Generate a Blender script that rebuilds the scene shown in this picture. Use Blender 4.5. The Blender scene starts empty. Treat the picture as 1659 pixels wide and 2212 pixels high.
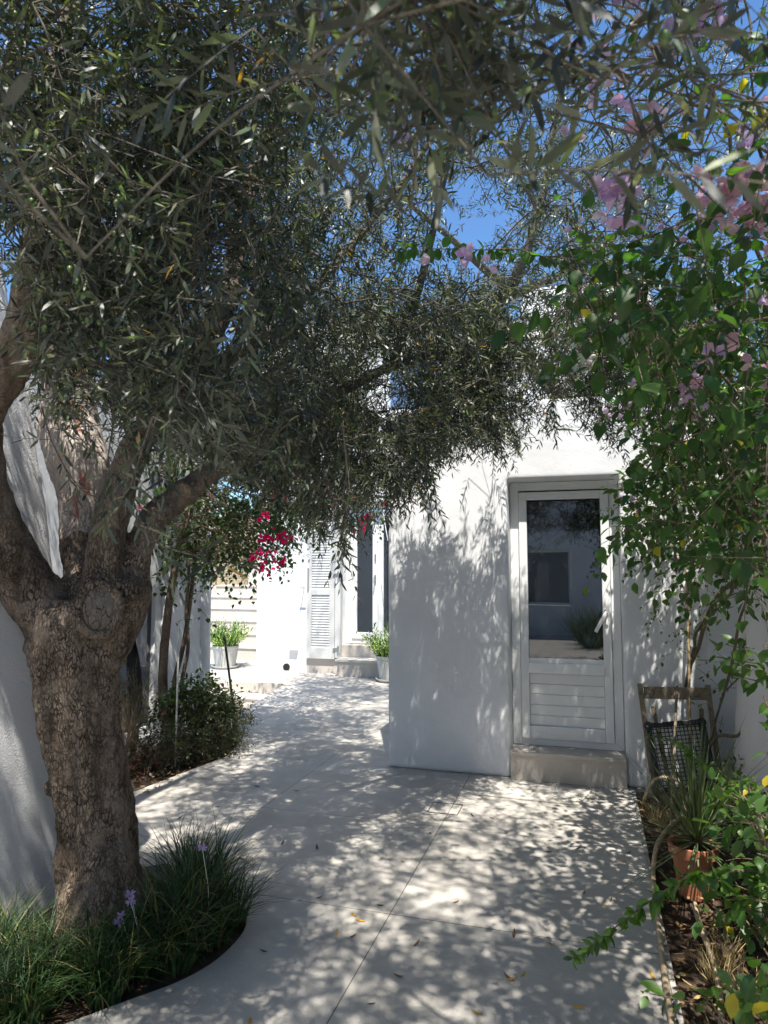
import bpy, bmesh, math, random
import numpy as np
from mathutils import Vector
from math import radians as R, pi, sin, cos

# ------------------------------------------------------------------ camera, sky, sun
sc = bpy.context.scene
COL = sc.collection
F = 1477.0; CX, CY = 829.5, 1106.0
PSI = R(16.6); TH = math.atan(124 / F)
CAM = np.array([0, 0, 1.6])
FW = np.array([-sin(PSI) * cos(TH), cos(PSI) * cos(TH), sin(TH)])
RT = np.array([cos(PSI), sin(PSI), 0.0])
UP = np.cross(RT, FW)
cam = bpy.data.cameras.new('camera'); cam_o = bpy.data.objects.new('camera', cam); COL.objects.link(cam_o)
cam_o.location = CAM; cam_o.rotation_euler = (pi / 2 + TH, 0, PSI)
cam.sensor_fit = 'VERTICAL'; cam.sensor_height = 36; cam.sensor_width = 27
cam.lens = 36 * F / 2212
cam.clip_start = 0.05; cam.clip_end = 500
cam.dof.use_dof = True; cam.dof.focus_distance = 4.0; cam.dof.aperture_fstop = 6.5
sc.camera = cam_o
SUN = np.array([-0.155, 0.42, -1.0]); SUN /= np.linalg.norm(SUN)
world = bpy.data.worlds.new('World'); sc.world = world; world.use_nodes = True
wn = world.node_tree.nodes; wl = world.node_tree.links
bg = wn['Background']; sky = wn.new('ShaderNodeTexSky'); sky.sky_type = 'NISHITA'; sky.sun_disc = False
sky.sun_elevation = math.asin(-SUN[2]); sky.sun_rotation = math.atan2(-SUN[0], -SUN[1])
sky.altitude = 100; sky.air_density = 1.3; sky.dust_density = 0.1; sky.ozone_density = 2.0
tn = wn.new('ShaderNodeMix'); tn.data_type = 'RGBA'; tn.blend_type = 'MULTIPLY'; tn.inputs[0].default_value = 1; tn.inputs[7].default_value = (.70, .96, 1.24, 1)
wl.new(sky.outputs[0], tn.inputs[6]); wl.new(tn.outputs[2], bg.inputs[0]); bg.inputs[1].default_value = 0.09
sl = bpy.data.lights.new('sun', 'SUN'); sl.energy = 5.0; sl.angle = R(0.53); sl.color = (1, 0.95, 0.87)
so = bpy.data.objects.new('sun', sl); COL.objects.link(so)
so.rotation_euler = Vector(SUN).to_track_quat('-Z', 'Y').to_euler(); so.location = (1, -3, 8)
sc.view_settings.view_transform = 'Standard'; sc.view_settings.look = 'None'
sc.view_settings.exposure = 0.92; sc.view_settings.gamma = 1
sc.cycles.max_bounces = 8; sc.cycles.diffuse_bounces = 5; sc.cycles.transparent_max_bounces = 4
sc.cycles.sample_clamp_indirect = 6

rng = np.random.default_rng(7); random.seed(7)

# ------------------------------------------------------------------ helpers
def at(u, v, w):
    """a point seen at photo position u,v (1659 wide) and w metres deep"""
    return CAM + w * (FW + RT * (u - CX) / F - UP * (v - CY) / F)
def gnd(u, v, z=0.0):
    d = FW + RT * (u - CX) / F - UP * (v - CY) / F
    return CAM + d * ((z - CAM[2]) / d[2])
def uvw(P):
    Q = np.atleast_2d(P) - CAM; w = Q @ FW; ws = np.where(np.abs(w) < 1e-3, 1e-3, w)
    return CX + F * (Q @ RT) / ws, CY - F * (Q @ UP) / ws, w
def nrm(a):
    return a / np.maximum(np.linalg.norm(a, axis=-1, keepdims=True), 1e-9)
def rdir(n):
    return nrm(rng.normal(size=(n, 3)))
def perp(D):
    """random unit vectors perpendicular to D"""
    A = rdir(len(D)); return nrm(A - D * np.sum(A * D, 1, keepdims=True))

class MB:
    def __init__(s): s.v = []; s.f = {}; s.n = 0; s.c = []
    def add(s, V, faces, col=(1, 1, 1)):
        V = np.asarray(V, float); n = len(V)
        for f in (faces.values() if isinstance(faces, dict) else [faces]):
            if isinstance(f, np.ndarray) and f.ndim == 2: s.f.setdefault(f.shape[1], []).append(f + s.n)
            else:
                for q in f: s.f.setdefault(len(q), []).append(np.array([q]) + s.n)
        s.v.append(V); c = np.asarray(col, float)
        s.c.append(np.broadcast_to(c, (n, 3)) if c.ndim == 1 else c); s.n += n
        return s
    def box(s, a, b, col=(1, 1, 1)):
        x0, y0, z0 = a; x1, y1, z1 = b
        V = [(x0,y0,z0),(x1,y0,z0),(x1,y1,z0),(x0,y1,z0),(x0,y0,z1),(x1,y0,z1),(x1,y1,z1),(x0,y1,z1)]
        return s.add(V, np.array([(0,3,2,1),(4,5,6,7),(0,1,5,4),(1,2,6,5),(2,3,7,6),(3,0,4,7)]), col)
    def bar(s, p, q, wx, wy, upv=(0, 0, 1)):
        p = np.array(p, float); q = np.array(q, float); d = nrm(q - p); u = np.array(upv, float)
        if abs(d @ u) > .95: u = np.array([0, 1., 0])
        sx = nrm(np.cross(d, u)); sy = np.cross(sx, d)
        V = [e + sx * a * wx / 2 + sy * b * wy / 2 for e in (p, q) for a, b in ((-1,-1),(1,-1),(1,1),(-1,1))]
        return s.add(V, np.array([(0,3,2,1),(4,5,6,7),(0,1,5,4),(1,2,6,5),(2,3,7,6),(3,0,4,7)]))
    def tube(s, P, r, k=6, col=(1, 1, 1), cap=True):
        P = np.asarray(P, float); n = len(P); r = np.broadcast_to(np.asarray(r, float), (n,))
        T = nrm(np.gradient(P, axis=0)); u = np.array([0.3, 0.2, 1.0]); u = u - T[0] * (u @ T[0])
        if np.linalg.norm(u) < .1: u = np.array([1., 0, 0]) - T[0] * T[0][0]
        V = np.zeros((n, k, 3)); a = np.arange(k) * 2 * pi / k
        for i in range(n):
            u = nrm(u - T[i] * (u @ T[i])); w = np.cross(T[i], u)
            V[i] = P[i] + r[i] * (np.cos(a)[:, None] * u + np.sin(a)[:, None] * w)
        i0 = (np.arange(n - 1)[:, None] * k + np.arange(k)); i1 = (np.arange(n - 1)[:, None] * k + (np.arange(k) + 1) % k)
        s.add(V.reshape(-1, 3), np.stack([i0, i1, i1 + k, i0 + k], -1).reshape(-1, 4), col)
        if cap:
            b = s.n - n * k
            s.f.setdefault(k, []).append(np.array([[b + j for j in range(k)][::-1]]))
            s.f.setdefault(k, []).append(np.array([[b + (n - 1) * k + j for j in range(k)]]))
        return s
    def lathe(s, c, prof, k=32, col=(1, 1, 1)):
        n = len(prof); V = [(c[0] + r * cos(2*pi*j/k), c[1] + r * sin(2*pi*j/k), c[2] + z) for r, z in prof for j in range(k)]
        Q = [(i*k+j, i*k+(j+1) % k, (i+1)*k+(j+1) % k, (i+1)*k+j) for i in range(n-1) for j in range(k)]
        return s.add(V, np.array(Q), col)
    def leaves(s, P, D, N, L, W, col, kind='thin', curl=1.0):
        T, Fc = TPL[kind]; n = len(P)
        N = nrm(N - D * np.sum(N * D, 1, keepdims=True)); S = np.cross(D, N)
        L = np.broadcast_to(np.asarray(L, float), (n,))[:, None, None]; W = np.broadcast_to(np.asarray(W, float), (n,))[:, None, None]
        cu = np.broadcast_to(np.asarray(curl, float), (n,))[:, None, None]
        V = P[:, None] + D[:, None] * L * T[None, :, 0:1] + S[:, None] * W * T[None, :, 1:2] + N[:, None] * L * T[None, :, 2:3] * cu
        m = len(T); off = (np.arange(n) * m)[:, None, None]
        fs = {k: (f[None] + off).reshape(-1, k) for k, f in Fc.items()}
        return s.add(V.reshape(-1, 3), fs, np.repeat(np.broadcast_to(np.asarray(col, float), (n, 3)), m, 0))
    def mesh(s, name, smooth=False):
        me = bpy.data.meshes.new(name); V = np.concatenate(s.v).astype(np.float32)
        ks = sorted(s.f); fl = [np.concatenate(s.f[k]) for k in ks]
        lv = np.concatenate([f.reshape(-1) for f in fl]).astype(np.int32)
        tot = np.concatenate([np.full(len(f), k) for k, f in zip(ks, fl)]).astype(np.int32)
        st = np.concatenate([[0], np.cumsum(tot)[:-1]]).astype(np.int32)
        me.vertices.add(len(V)); me.vertices.foreach_set('co', V.reshape(-1))
        me.loops.add(len(lv)); me.loops.foreach_set('vertex_index', lv)
        me.polygons.add(len(tot)); me.polygons.foreach_set('loop_start', st); me.polygons.foreach_set('loop_total', tot)
        me.polygons.foreach_set('use_smooth', np.full(len(tot), bool(smooth)))
        me.update(calc_edges=True)
        C = np.concatenate([np.concatenate(s.c), np.ones((len(V), 1))], 1).astype(np.float32)
        a = me.color_attributes.new('tint', 'FLOAT_COLOR', 'POINT'); a.data.foreach_set('color', C.reshape(-1))
        return me
    def build(s, name, mat, parent=None, smooth=False, bevel=0, seg=2):
        o = bpy.data.objects.new(name, s.mesh(name, smooth)); COL.objects.link(o)
        o.data.materials.append(mat)
        if parent is not None: o.parent = parent; o.matrix_parent_inverse = world_of(parent).inverted()
        if bevel:
            m = o.modifiers.new('bevel', 'BEVEL'); m.width = bevel; m.segments = seg; m.limit_method = 'ANGLE'
        return o
def world_of(o):
    from mathutils import Matrix
    m = Matrix.LocRotScale(o.location, o.rotation_euler, o.scale)
    return world_of(o.parent) @ o.matrix_parent_inverse @ m if o.parent else m
def make_tpl():
    t = {}
    t['thin'] = (np.array([(0,0,0),(.3,.42,.02),(.3,-.42,.02),(.68,.40,-.03),(.68,-.40,-.03),(1,0,-.12)]),
                 {3: np.array([(0,1,2),(3,5,4)]), 4: np.array([(1,3,4,2)])})
    t['broad'] = (np.array([(0,0,0),(.2,.36,.05),(.2,0,0),(.2,-.36,.05),(.52,.5,.05),(.52,0,-.03),(.52,-.5,.05),(.8,.27,-.02),(.8,0,-.07),(.8,-.27,-.02),(1,0,-.16)]),
                  {3: np.array([(0,1,2),(0,2,3),(7,10,8),(8,10,9)]), 4: np.array([(1,4,5,2),(2,5,6,3),(4,7,8,5),(5,8,9,6)])})
    t['bract'] = (np.array([(0,0,0),(.25,.35,.10),(.25,0,.02),(.25,-.35,.10),(.6,.46,.22),(.6,0,.10),(.6,-.46,.22),(1,0,.3)]),
                  {3: np.array([(0,1,2),(0,2,3),(4,7,5),(5,7,6)]), 4: np.array([(1,4,5,2),(2,5,6,3)])})
    xs = [0, .2, .4, .6, .8, 1.0]
    V = []
    for i, x in enumerate(xs):
        w = .5 * (1 - x ** 2.2) + .02; z = .35 * x - .55 * x ** 2.3
        V += [(x, w, z), (x, -w, z)]
    t['blade'] = (np.array(V), {4: np.array([(2*i, 2*i+2, 2*i+3, 2*i+1) for i in range(5)])})
    return t
TPL = make_tpl()

def tag(o, label=None, cat=None, group=None, kind=None):
    for k, v in (('label', label), ('category', cat), ('group', group), ('kind', kind)):
        if v: o[k] = v
    return o
def empty(name, loc=(0, 0, 0), rz=0.0):
    o = bpy.data.objects.new(name, None); COL.objects.link(o); o.location = loc; o.rotation_euler = (0, 0, rz)
    o.empty_display_size = .1; return o
def clone(o, parent=None):
    c = o.copy(); COL.objects.link(c)
    if parent is not None: c.parent = parent
    for ch in list(o.children): clone(ch, c)
    return c

# ------------------------------------------------------------------ materials
def mat(name, base, rough=.7, spec=.3, **kw):
    m = bpy.data.materials.new(name); m.use_nodes = True; nt = m.node_tree
    p = nt.nodes['Principled BSDF']; p.inputs['Base Color'].default_value = (*base, 1)
    p.inputs['Roughness'].default_value = rough; p.inputs['Specular IOR Level'].default_value = spec
    for k, v in kw.items(): p.inputs[k.replace('_', ' ')].default_value = v
    return m
def N(m, t, **kw):
    n = m.node_tree.nodes.new(t)
    for k, v in kw.items():
        if k in n.inputs: n.inputs[k].default_value = v
        else: setattr(n, k, v)
    return n
def LK(m, a, b): m.node_tree.links.new(a, b)
def coords(m, scale=(1, 1, 1), kind='Object'):
    tc = N(m, 'ShaderNodeTexCoord'); mp = N(m, 'ShaderNodeMapping'); mp.inputs['Scale'].default_value = scale
    LK(m, tc.outputs[kind], mp.inputs[0]); return mp.outputs[0]
def noise(m, vec, scale, detail=4, rough=.55):
    n = N(m, 'ShaderNodeTexNoise'); n.inputs['Scale'].default_value = scale; n.inputs['Detail'].default_value = detail
    n.inputs['Roughness'].default_value = rough; LK(m, vec, n.inputs['Vector']); return n.outputs['Fac']
def ramp(m, fac, stops):
    r = N(m, 'ShaderNodeValToRGB'); e = r.color_ramp.elements
    while len(e) < len(stops): e.new(.5)
    for x, (p, c) in zip(e, stops): x.position = p; x.color = (*c, 1) if len(c) == 3 else c
    LK(m, fac, r.inputs[0]); return r.outputs[0]
def mixc(m, fac, a, b, mode='MIX'):
    x = N(m, 'ShaderNodeMix', data_type='RGBA', blend_type=mode)
    for s, v in ((0, fac), (6, a), (7, b)):
        if hasattr(v, 'is_output'): LK(m, v, x.inputs[s])
        else: x.inputs[s].default_value = v if s == 0 else (*v, 1)
    return x.outputs[2]
def math_n(m, op, a, b=None):
    x = N(m, 'ShaderNodeMath', operation=op)
    for i, v in enumerate((a, b)):
        if v is None: continue
        if hasattr(v, 'is_output'): LK(m, v, x.inputs[i])
        else: x.inputs[i].default_value = v
    return x.outputs[0]
def P_(m): return m.node_tree.nodes['Principled BSDF']
def bump(m, h, dist, strength=1.0, prev=None):
    b = N(m, 'ShaderNodeBump'); b.inputs['Distance'].default_value = dist; b.inputs['Strength'].default_value = strength
    LK(m, h, b.inputs['Height'])
    if prev is not None: LK(m, prev, b.inputs['Normal'])
    LK(m, b.outputs[0], P_(m).inputs['Normal']); return b.outputs[0]

def stucco(name, base, fine, fdist, big=.01):
    m = mat(name, base, .88, .2); v = coords(m)
    n1 = noise(m, v, 2.2, 3); n2 = noise(m, v, fine, 5, .65)
    LK(m, mixc(m, 1.0, base, ramp(m, noise(m, v, 1.3, 6), [(.3, (.90, .895, .885)), (.6, (1, 1, 1))]), 'MULTIPLY'), P_(m).inputs['Base Color'])
    b = bump(m, n1, big); bump(m, n2, fdist, 1, b); return m
M = {}
M['wall'] = stucco('smooth_white_stucco', (.78, .79, .80), 45, .0015, .012)
M['rough'] = stucco('rough_white_stucco', (.80, .81, .82), 110, .006, .012)
M['far_wall'] = stucco('far_white_stucco', (.83, .83, .83), 30, .003, .03)
# paving
def paving_mat():
    m = mat('polished_concrete', (.6, .56, .5), .62, .35); v = coords(m)
    c = ramp(m, noise(m, v, 1.6, 8, .6), [(.3, (.44, .415, .375)), (.55, (.51, .485, .445)), (.75, (.55, .525, .48))])
    sp = ramp(m, noise(m, v, 160, 3, .7), [(.3, (.80, .79, .77)), (.55, (1, 1, 1))])
    c = mixc(m, 1.0, c, sp, 'MULTIPLY')
    sep = N(m, 'ShaderNodeSeparateXYZ'); LK(m, v, sep.inputs[0])
    def line(o, o0, step, half):
        a = math_n(m, 'DIVIDE', math_n(m, 'SUBTRACT', o, o0), step)
        fr = math_n(m, 'FRACT', math_n(m, 'ADD', a, 100.5)); d = math_n(m, 'ABSOLUTE', math_n(m, 'SUBTRACT', fr, .5))
        return math_n(m, 'LESS_THAN', d, half / step)
    ln = math_n(m, 'MAXIMUM', line(sep.outputs[0], -.925, 1.22, .0026), line(sep.outputs[1], 3.2, 1.135, .0026))
    cell = N(m, 'ShaderNodeCombineXYZ'); LK(m, math_n(m, 'FLOOR', math_n(m, 'DIVIDE', math_n(m, 'SUBTRACT', sep.outputs[0], -.925), 1.22)), cell.inputs[0]); LK(m, math_n(m, 'FLOOR', math_n(m, 'DIVIDE', math_n(m, 'SUBTRACT', sep.outputs[1], 3.2), 1.135)), cell.inputs[1])
    wn_ = N(m, 'ShaderNodeTexWhiteNoise'); LK(m, cell.outputs[0], wn_.inputs['Vector'])
    c = mixc(m, 1.0, c, ramp(m, wn_.outputs['Value'], [(0, (.93, .93, .925)), (1, (1.03, 1.02, 1.01))]), 'MULTIPLY')
    scr = N(m, 'ShaderNodeMapping'); scr.inputs['Rotation'].default_value = (0, 0, .7); scr.inputs['Scale'].default_value = (3, 40, 1); LK(m, v, scr.inputs[0])
    c = mixc(m, 1.0, c, ramp(m, noise(m, scr.outputs[0], 1, 8, .7), [(.30, (.86, .86, .86)), (.40, (1, 1, 1))]), 'MULTIPLY')
    c = mixc(m, ln, c, (.13, .12, .11)); st = noise(m, coords(m, (.6, .6, .6)), 3.1, 10, .75)
    c = mixc(m, 1.0, c, ramp(m, st, [(.33, (.86, .85, .83)), (.5, (1, 1, 1))]), 'MULTIPLY')
    LK(m, c, P_(m).inputs['Base Color']); bump(m, noise(m, v, 25, 5), .0015)
    LK(m, ramp(m, noise(m, v, 5, 6), [(.3, (.5,)*3), (.7, (.72,)*3)]), P_(m).inputs['Roughness']); return m
M['paving'] = paving_mat()
def speck(name, a, b, sc_, rough=.6, fine=200):
    m = mat(name, a, rough); v = coords(m)
    c = ramp(m, noise(m, v, sc_, 6, .6), [(.3, a), (.7, b)])
    c = mixc(m, 1.0, c, ramp(m, noise(m, v, fine, 2, .6), [(.35, (.82, .81, .8)), (.6, (1, 1, 1))]), 'MULTIPLY')
    LK(m, c, P_(m).inputs['Base Color']); bump(m, noise(m, v, fine * .4, 3), .001); return m
M['stone_step'] = speck('beige_stone', (.52, .47, .41), (.63, .58, .52), 4)
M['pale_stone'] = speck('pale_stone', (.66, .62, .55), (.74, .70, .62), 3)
M['soil'] = speck('soil', (.035, .022, .015), (.10, .068, .045), 9, .95, 60)
M['white'] = mat('white_pvc', (.80, .81, .80), .35, .5)
M['shutter'] = mat('pale_grey_paint', (.60, .60, .58), .5, .3)
M['metal'] = mat('brushed_metal', (.5, .5, .5), .3, .5, Metallic=.9)
M['dark'] = mat('black_plastic', (.012, .012, .013), .4, .4)
M['blue'] = mat('blue_paint', (.13, .24, .46), .5, .4)
def glass(name, base, ior):
    m = mat(name, base, .015, .5); P_(m).inputs['IOR'].default_value = ior
    v = coords(m); bump(m, noise(m, v, 1.2, 1), .0006); return m
M['glass'] = glass('window_glass', (.012, .016, .022), 1.95)
def bark(name, a, b, crack, sx, sz, pink=None, dist=.012):
    m = mat(name, a, .92, .15); v = coords(m)
    wob = N(m, 'ShaderNodeTexNoise'); wob.inputs['Scale'].default_value = 24; wob.inputs['Detail'].default_value = 5; LK(m, v, wob.inputs['Vector'])
    add = N(m, 'ShaderNodeVectorMath', operation='MULTIPLY_ADD'); LK(m, wob.outputs['Color'], add.inputs[0]); add.inputs[1].default_value = (.03, .03, .05); LK(m, v, add.inputs[2])
    mp = N(m, 'ShaderNodeMapping'); mp.inputs['Scale'].default_value = (sx, sx, sz); LK(m, add.outputs[0], mp.inputs[0])
    vo = N(m, 'ShaderNodeTexVoronoi', feature='DISTANCE_TO_EDGE'); vo.inputs['Scale'].default_value = 1; LK(m, mp.outputs[0], vo.inputs['Vector'])
    ce = N(m, 'ShaderNodeTexVoronoi'); ce.inputs['Scale'].default_value = 1; LK(m, mp.outputs[0], ce.inputs['Vector'])
    c = ramp(m, noise(m, v, 5, 7, .65), [(.3, a), (.72, b)])
    c = mixc(m, .18, c, ramp(m, ce.outputs['Color'], [(0, (.5, .5, .5)), (1, (1.0, 1.0, 1.0))]), 'MULTIPLY')
    c = mixc(m, 1.0, c, ramp(m, noise(m, v, 90, 5, .7), [(.3, (.6, .58, .56)), (.65, (1.1, 1.1, 1.1))]), 'MULTIPLY')
    if pink:
        pc, pr = pink
        dn = N(m, 'ShaderNodeVectorMath', operation='DISTANCE'); LK(m, v, dn.inputs[0]); dn.inputs[1].default_value = pc
        area = math_n(m, 'LESS_THAN', math_n(m, 'ADD', dn.outputs['Value'], math_n(m, 'MULTIPLY', noise(m, v, 6, 4), .25)), pr + .12)
        c = mixc(m, math_n(m, 'MULTIPLY', area, .8), c, (.62, .54, .48))
        mp2 = N(m, 'ShaderNodeMapping'); mp2.inputs['Scale'].default_value = (18, 18, 7); LK(m, v, mp2.inputs[0])
        pk = ramp(m, noise(m, mp2.outputs[0], 1, 5, .6), [(.60, (0, 0, 0)), (.64, (1, 1, 1))])
        c = mixc(m, math_n(m, 'MULTIPLY', pk, area), c, (.46, .20, .16))
    edge = ramp(m, vo.outputs['Distance'], [(.0, (0, 0, 0)), (crack, (1, 1, 1))])
    wk = math_n(m, 'MAXIMUM', edge, ramp(m, noise(m, v, 13, 4), [(.36, (0, 0, 0)), (.66, (.9, .9, .9))]))
    if name == 'olive_bark':
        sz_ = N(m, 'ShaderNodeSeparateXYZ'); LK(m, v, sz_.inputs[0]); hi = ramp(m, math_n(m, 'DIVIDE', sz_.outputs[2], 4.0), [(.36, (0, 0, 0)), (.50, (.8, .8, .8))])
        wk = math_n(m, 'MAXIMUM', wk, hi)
        fu = N(m, 'ShaderNodeMapping'); fu.inputs['Scale'].default_value = (16, 16, 2.2); LK(m, add.outputs[0], fu.inputs[0])
        c = mixc(m, 1.0, c, ramp(m, noise(m, fu.outputs[0], 1, 6, .6), [(.34, (.5, .46, .43)), (.5, (1, 1, 1)), (.68, (1.25, 1.22, 1.18))]), 'MULTIPLY')
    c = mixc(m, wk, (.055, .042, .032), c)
    LK(m, c, P_(m).inputs['Base Color'])
    b = bump(m, wk, dist); bump(m, noise(m, v, 60, 6, .7), dist * .6, 1, b); return m
L2C = tuple(at(150, 1000, 3.3))
M['bark'] = bark('olive_bark', (.175, .13, .095), (.38, .315, .25), .13, 80, 24, (L2C, .42))
M['twig'] = bark('twig_bark', (.11, .095, .07), (.22, .20, .16), .03, 30, 10, None, .002)
M['vine_bark'] = bark('vine_bark', (.17, .12, .085), (.30, .23, .17), .06, 60, 14, None, .003)
def leafmat(name, rough=.42, trans=.3, under=None, spec=.4, tt=(1.5, 1.7, .7)):
    m = mat(name, (.05, .08, .03), rough, spec); nt = m.node_tree; p = P_(m)
    at_ = N(m, 'ShaderNodeAttribute', attribute_name='tint')
    c = at_.outputs['Color']
    top = c
    if under is not None:
        g = N(m, 'ShaderNodeNewGeometry'); c = mixc(m, g.outputs['Backfacing'], c, mixc(m, .5, c, under))
    LK(m, c, p.inputs['Base Color'])
    tr = N(m, 'ShaderNodeBsdfTranslucent'); tc = mixc(m, 1.0, mixc(m, .0, top, (1, 1, 1)), tt, 'MULTIPLY'); LK(m, tc, tr.inputs[0])
    mx = N(m, 'ShaderNodeMixShader'); mx.inputs[0].default_value = trans
    LK(m, p.outputs[0], mx.inputs[1]); LK(m, tr.outputs[0], mx.inputs[2])
    LK(m, mx.outputs[0], nt.nodes['Material Output'].inputs[0]); return m
M['olive_leaf'] = leafmat('olive_leaf', .5, .14, (.062, .066, .045), 1.0, (3.6, 3.8, 1.8))
M['leaf'] = leafmat('glossy_leaf', .42, .42, None, .6, (2.0, 2.25, .75))
M['grass'] = leafmat('grass_blade', .45, .25)
def flowermat(name):
    m = leafmat(name, .7, .3, None, .2, (1.1, 1.0, 1.1))
    return m
M['petal'] = flowermat('petal')
M['dead'] = leafmat('dry_leaf', .7, .15, None, .2)
M['olive'] = mat('green_olive', (.10, .16, .045), .35, .5)
M['wood'] = bark('weathered_wood', (.23, .19, .14), (.36, .30, .22), .03, 25, 4, None, .002)
M['terracotta'] = speck('terracotta', (.42, .16, .08), (.52, .23, .13), 12)
M['hose'] = speck('tan_rubber', (.42, .32, .20), (.55, .44, .29), 20, .5)
M['pot'] = speck('pale_grey_pot', (.50, .50, .46), (.60, .60, .56), 5, .6, 90)
M['cane'] = speck('bamboo_cane', (.42, .29, .15), (.58, .44, .26), 10, .5)
M['moss'] = bark('bed_stone', (.42, .40, .36), (.58, .55, .5), .02, 12, 12, None, .003)

# ------------------------------------------------------------------ ground and paving
g = MB().box((-60, -60, -.62), (60, 60, -.42)).build('ground', M['soil']); tag(g, 'bare ground around the courtyard', None, None, 'structure')
def fill(name, loops, z, depth, m):
    bm = bmesh.new()
    for lp in loops:
        vs = [bm.verts.new((x, y, z)) for x, y in lp]
        for i in range(len(vs)): bm.edges.new((vs[i], vs[(i + 1) % len(vs)]))
    bmesh.ops.triangle_fill(bm, edges=bm.edges[:], use_beauty=True)
    for f in bm.faces:
        if f.normal.z < 0: f.normal_flip()
    r = bmesh.ops.extrude_face_region(bm, geom=bm.faces[:])
    bmesh.ops.translate(bm, vec=(0, 0, -depth), verts=[e for e in r['geom'] if isinstance(e, bmesh.types.BMVert)])
    bmesh.ops.recalc_face_normals(bm, faces=bm.faces[:])
    me = bpy.data.meshes.new(name); bm.to_mesh(me); bm.free(); me.materials.append(m)
    o = bpy.data.objects.new(name, me); COL.objects.link(o); return o
outer = [(-8, -6), (3, -6), (3, 14), (-9, 14), (-9, 8.98), (-4.12, 8.98), (-3.78, 6.9), (-3.2, 6.05), (-8, 6.05)]
tree_bed = [(-2.46, .9), (-1.86, .9), (-1.80, 1.6), (-1.76, 2.1), (-1.66, 2.36), (-1.52, 2.62), (-1.50, 2.86), (-1.58, 3.06), (-1.74, 3.16), (-2.46, 3.2)]
left_bed = [(-3.84, 4.0), (-3.22, 4.14), (-3.02, 5.4), (-3.18, 5.98), (-3.84, 5.98)]
right_bed = [(.27, 1.0), (1.0, 1.0), (1.0, 5.45), (.28, 5.40)]
def smooth_loop(pts, n=5):
    P = np.asarray(pts, float); k = len(P); out = []
    for i in range(k):
        a, b, c, d = P[i-1], P[i], P[(i+1) % k], P[(i+2) % k]
        for t in np.arange(n) / n: out.append(tuple(.5 * ((2*b) + (c-a)*t + (2*a-5*b+4*c-d)*t*t + (3*b-a-3*c+d)*t**3)))
    return out
tree_bed = [tree_bed[0], *smooth_loop([(-2.46, .9), (-2.30, 1.3), (-2.08, 1.72), (-1.88, 2.03), (-1.71, 2.27), (-1.56, 2.48), (-1.50, 2.68), (-1.52, 2.92), (-1.66, 3.10), (-1.9, 3.18), (-2.46, 3.22)])[6:-6], (-2.46, 3.2)]
pv = fill('courtyard_paving', [outer, tree_bed, left_bed, right_bed], 0, .3, M['paving'])
tag(pv, 'pale polished concrete paving with thin joints', None, None, 'structure')
soil = MB()
def rough_patch(x0, x1, y0, y1, z, amp, step=.05):
    xs = np.arange(x0, x1 + 1e-6, step); ys = np.arange(y0, y1 + 1e-6, step); X, Y = np.meshgrid(xs, ys)
    Z = z + amp * (np.sin(X * 9 + Y * 4) * .4 + rng.normal(size=X.shape) * .35)
    n, k = X.shape; i = (np.arange(n - 1)[:, None] * k + np.arange(k - 1))
    soil.add(np.stack([X, Y, Z], -1).reshape(-1, 3), np.stack([i, i + 1, i + k + 1, i + k], -1).reshape(-1, 4))
rough_patch(-2.5, -1.45, .85, 3.25, -.035, .012); rough_patch(-3.9, -2.98, 3.95, 6.02, -.04, .012); rough_patch(.24, 1.05, .95, 5.5, -.035, .018)
tag(soil.build('bed_soil', M['soil'], smooth=True), 'dark dry soil in the planting beds', None, None, 'structure')
# sunken corner with its two steps
tag(MB().box((-9, 6.1, -.36), (-3.3, 8.62, -.34)).build('sunken_paving', M['pale_stone']), 'lower paving beside the path', None, None, 'structure')
st = empty('terrace_steps', (-5, 8.9, 0)); tag(st, 'two low beige stone steps up to the terrace left of the path', 'steps')
MB().box((-8.9, 8.62, -.33), (-4.13, 8.975, -.17)).build('step', M['stone_step'], st)
MB().box((-8.9, 8.60, -.169), (-4.14, 8.975, -.145)).build('tread', M['pale_stone'], st, bevel=.004)
MB().box((-8.9, 8.93, -.14), (-4.16, 8.975, .004)).build('riser', M['stone_step'], st)

# ------------------------------------------------------------------ garden house with the glazed door
hx0, hx1, hy, hz = -1.6, 1.35, 5.48, 2.95
dx0, dx1, dz0, dz1 = -.61, .235, .215, 2.31
gh = empty('garden_house', (-.2, 6.5, 0)); tag(gh, 'white stucco garden house with glazed door and shadowed front wall', 'house')
w = MB()
def grid_wall(w, x0, x1, z0, z1, y, step=.06, amp=.006, rnd=None):
    pass
w.box((hx0, hy, 0), (dx0, hy + .32, hz)).box((dx1, hy, 0), (hx1, hy + .32, hz))
w.box((dx0, hy, dz1), (dx1, hy + .32, hz)).box((dx0, hy + .24, 0), (dx1, hy + .32, dz0 - .01))
wl_ = w
def weld(o, d=.0005):
    bm = bmesh.new(); bm.from_mesh(o.data); bmesh.ops.remove_doubles(bm, verts=bm.verts[:], dist=d)
    seen = {}
    for f in bm.faces[:]:
        k = tuple(sorted(v.index for v in f.verts)); seen.setdefault(k, []).append(f)
    bad = [f for fs in seen.values() if len(fs) > 1 for f in fs]
    if bad: bmesh.ops.delete(bm, geom=bad, context='FACES_ONLY')
    bm.to_mesh(o.data); bm.free()
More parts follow.
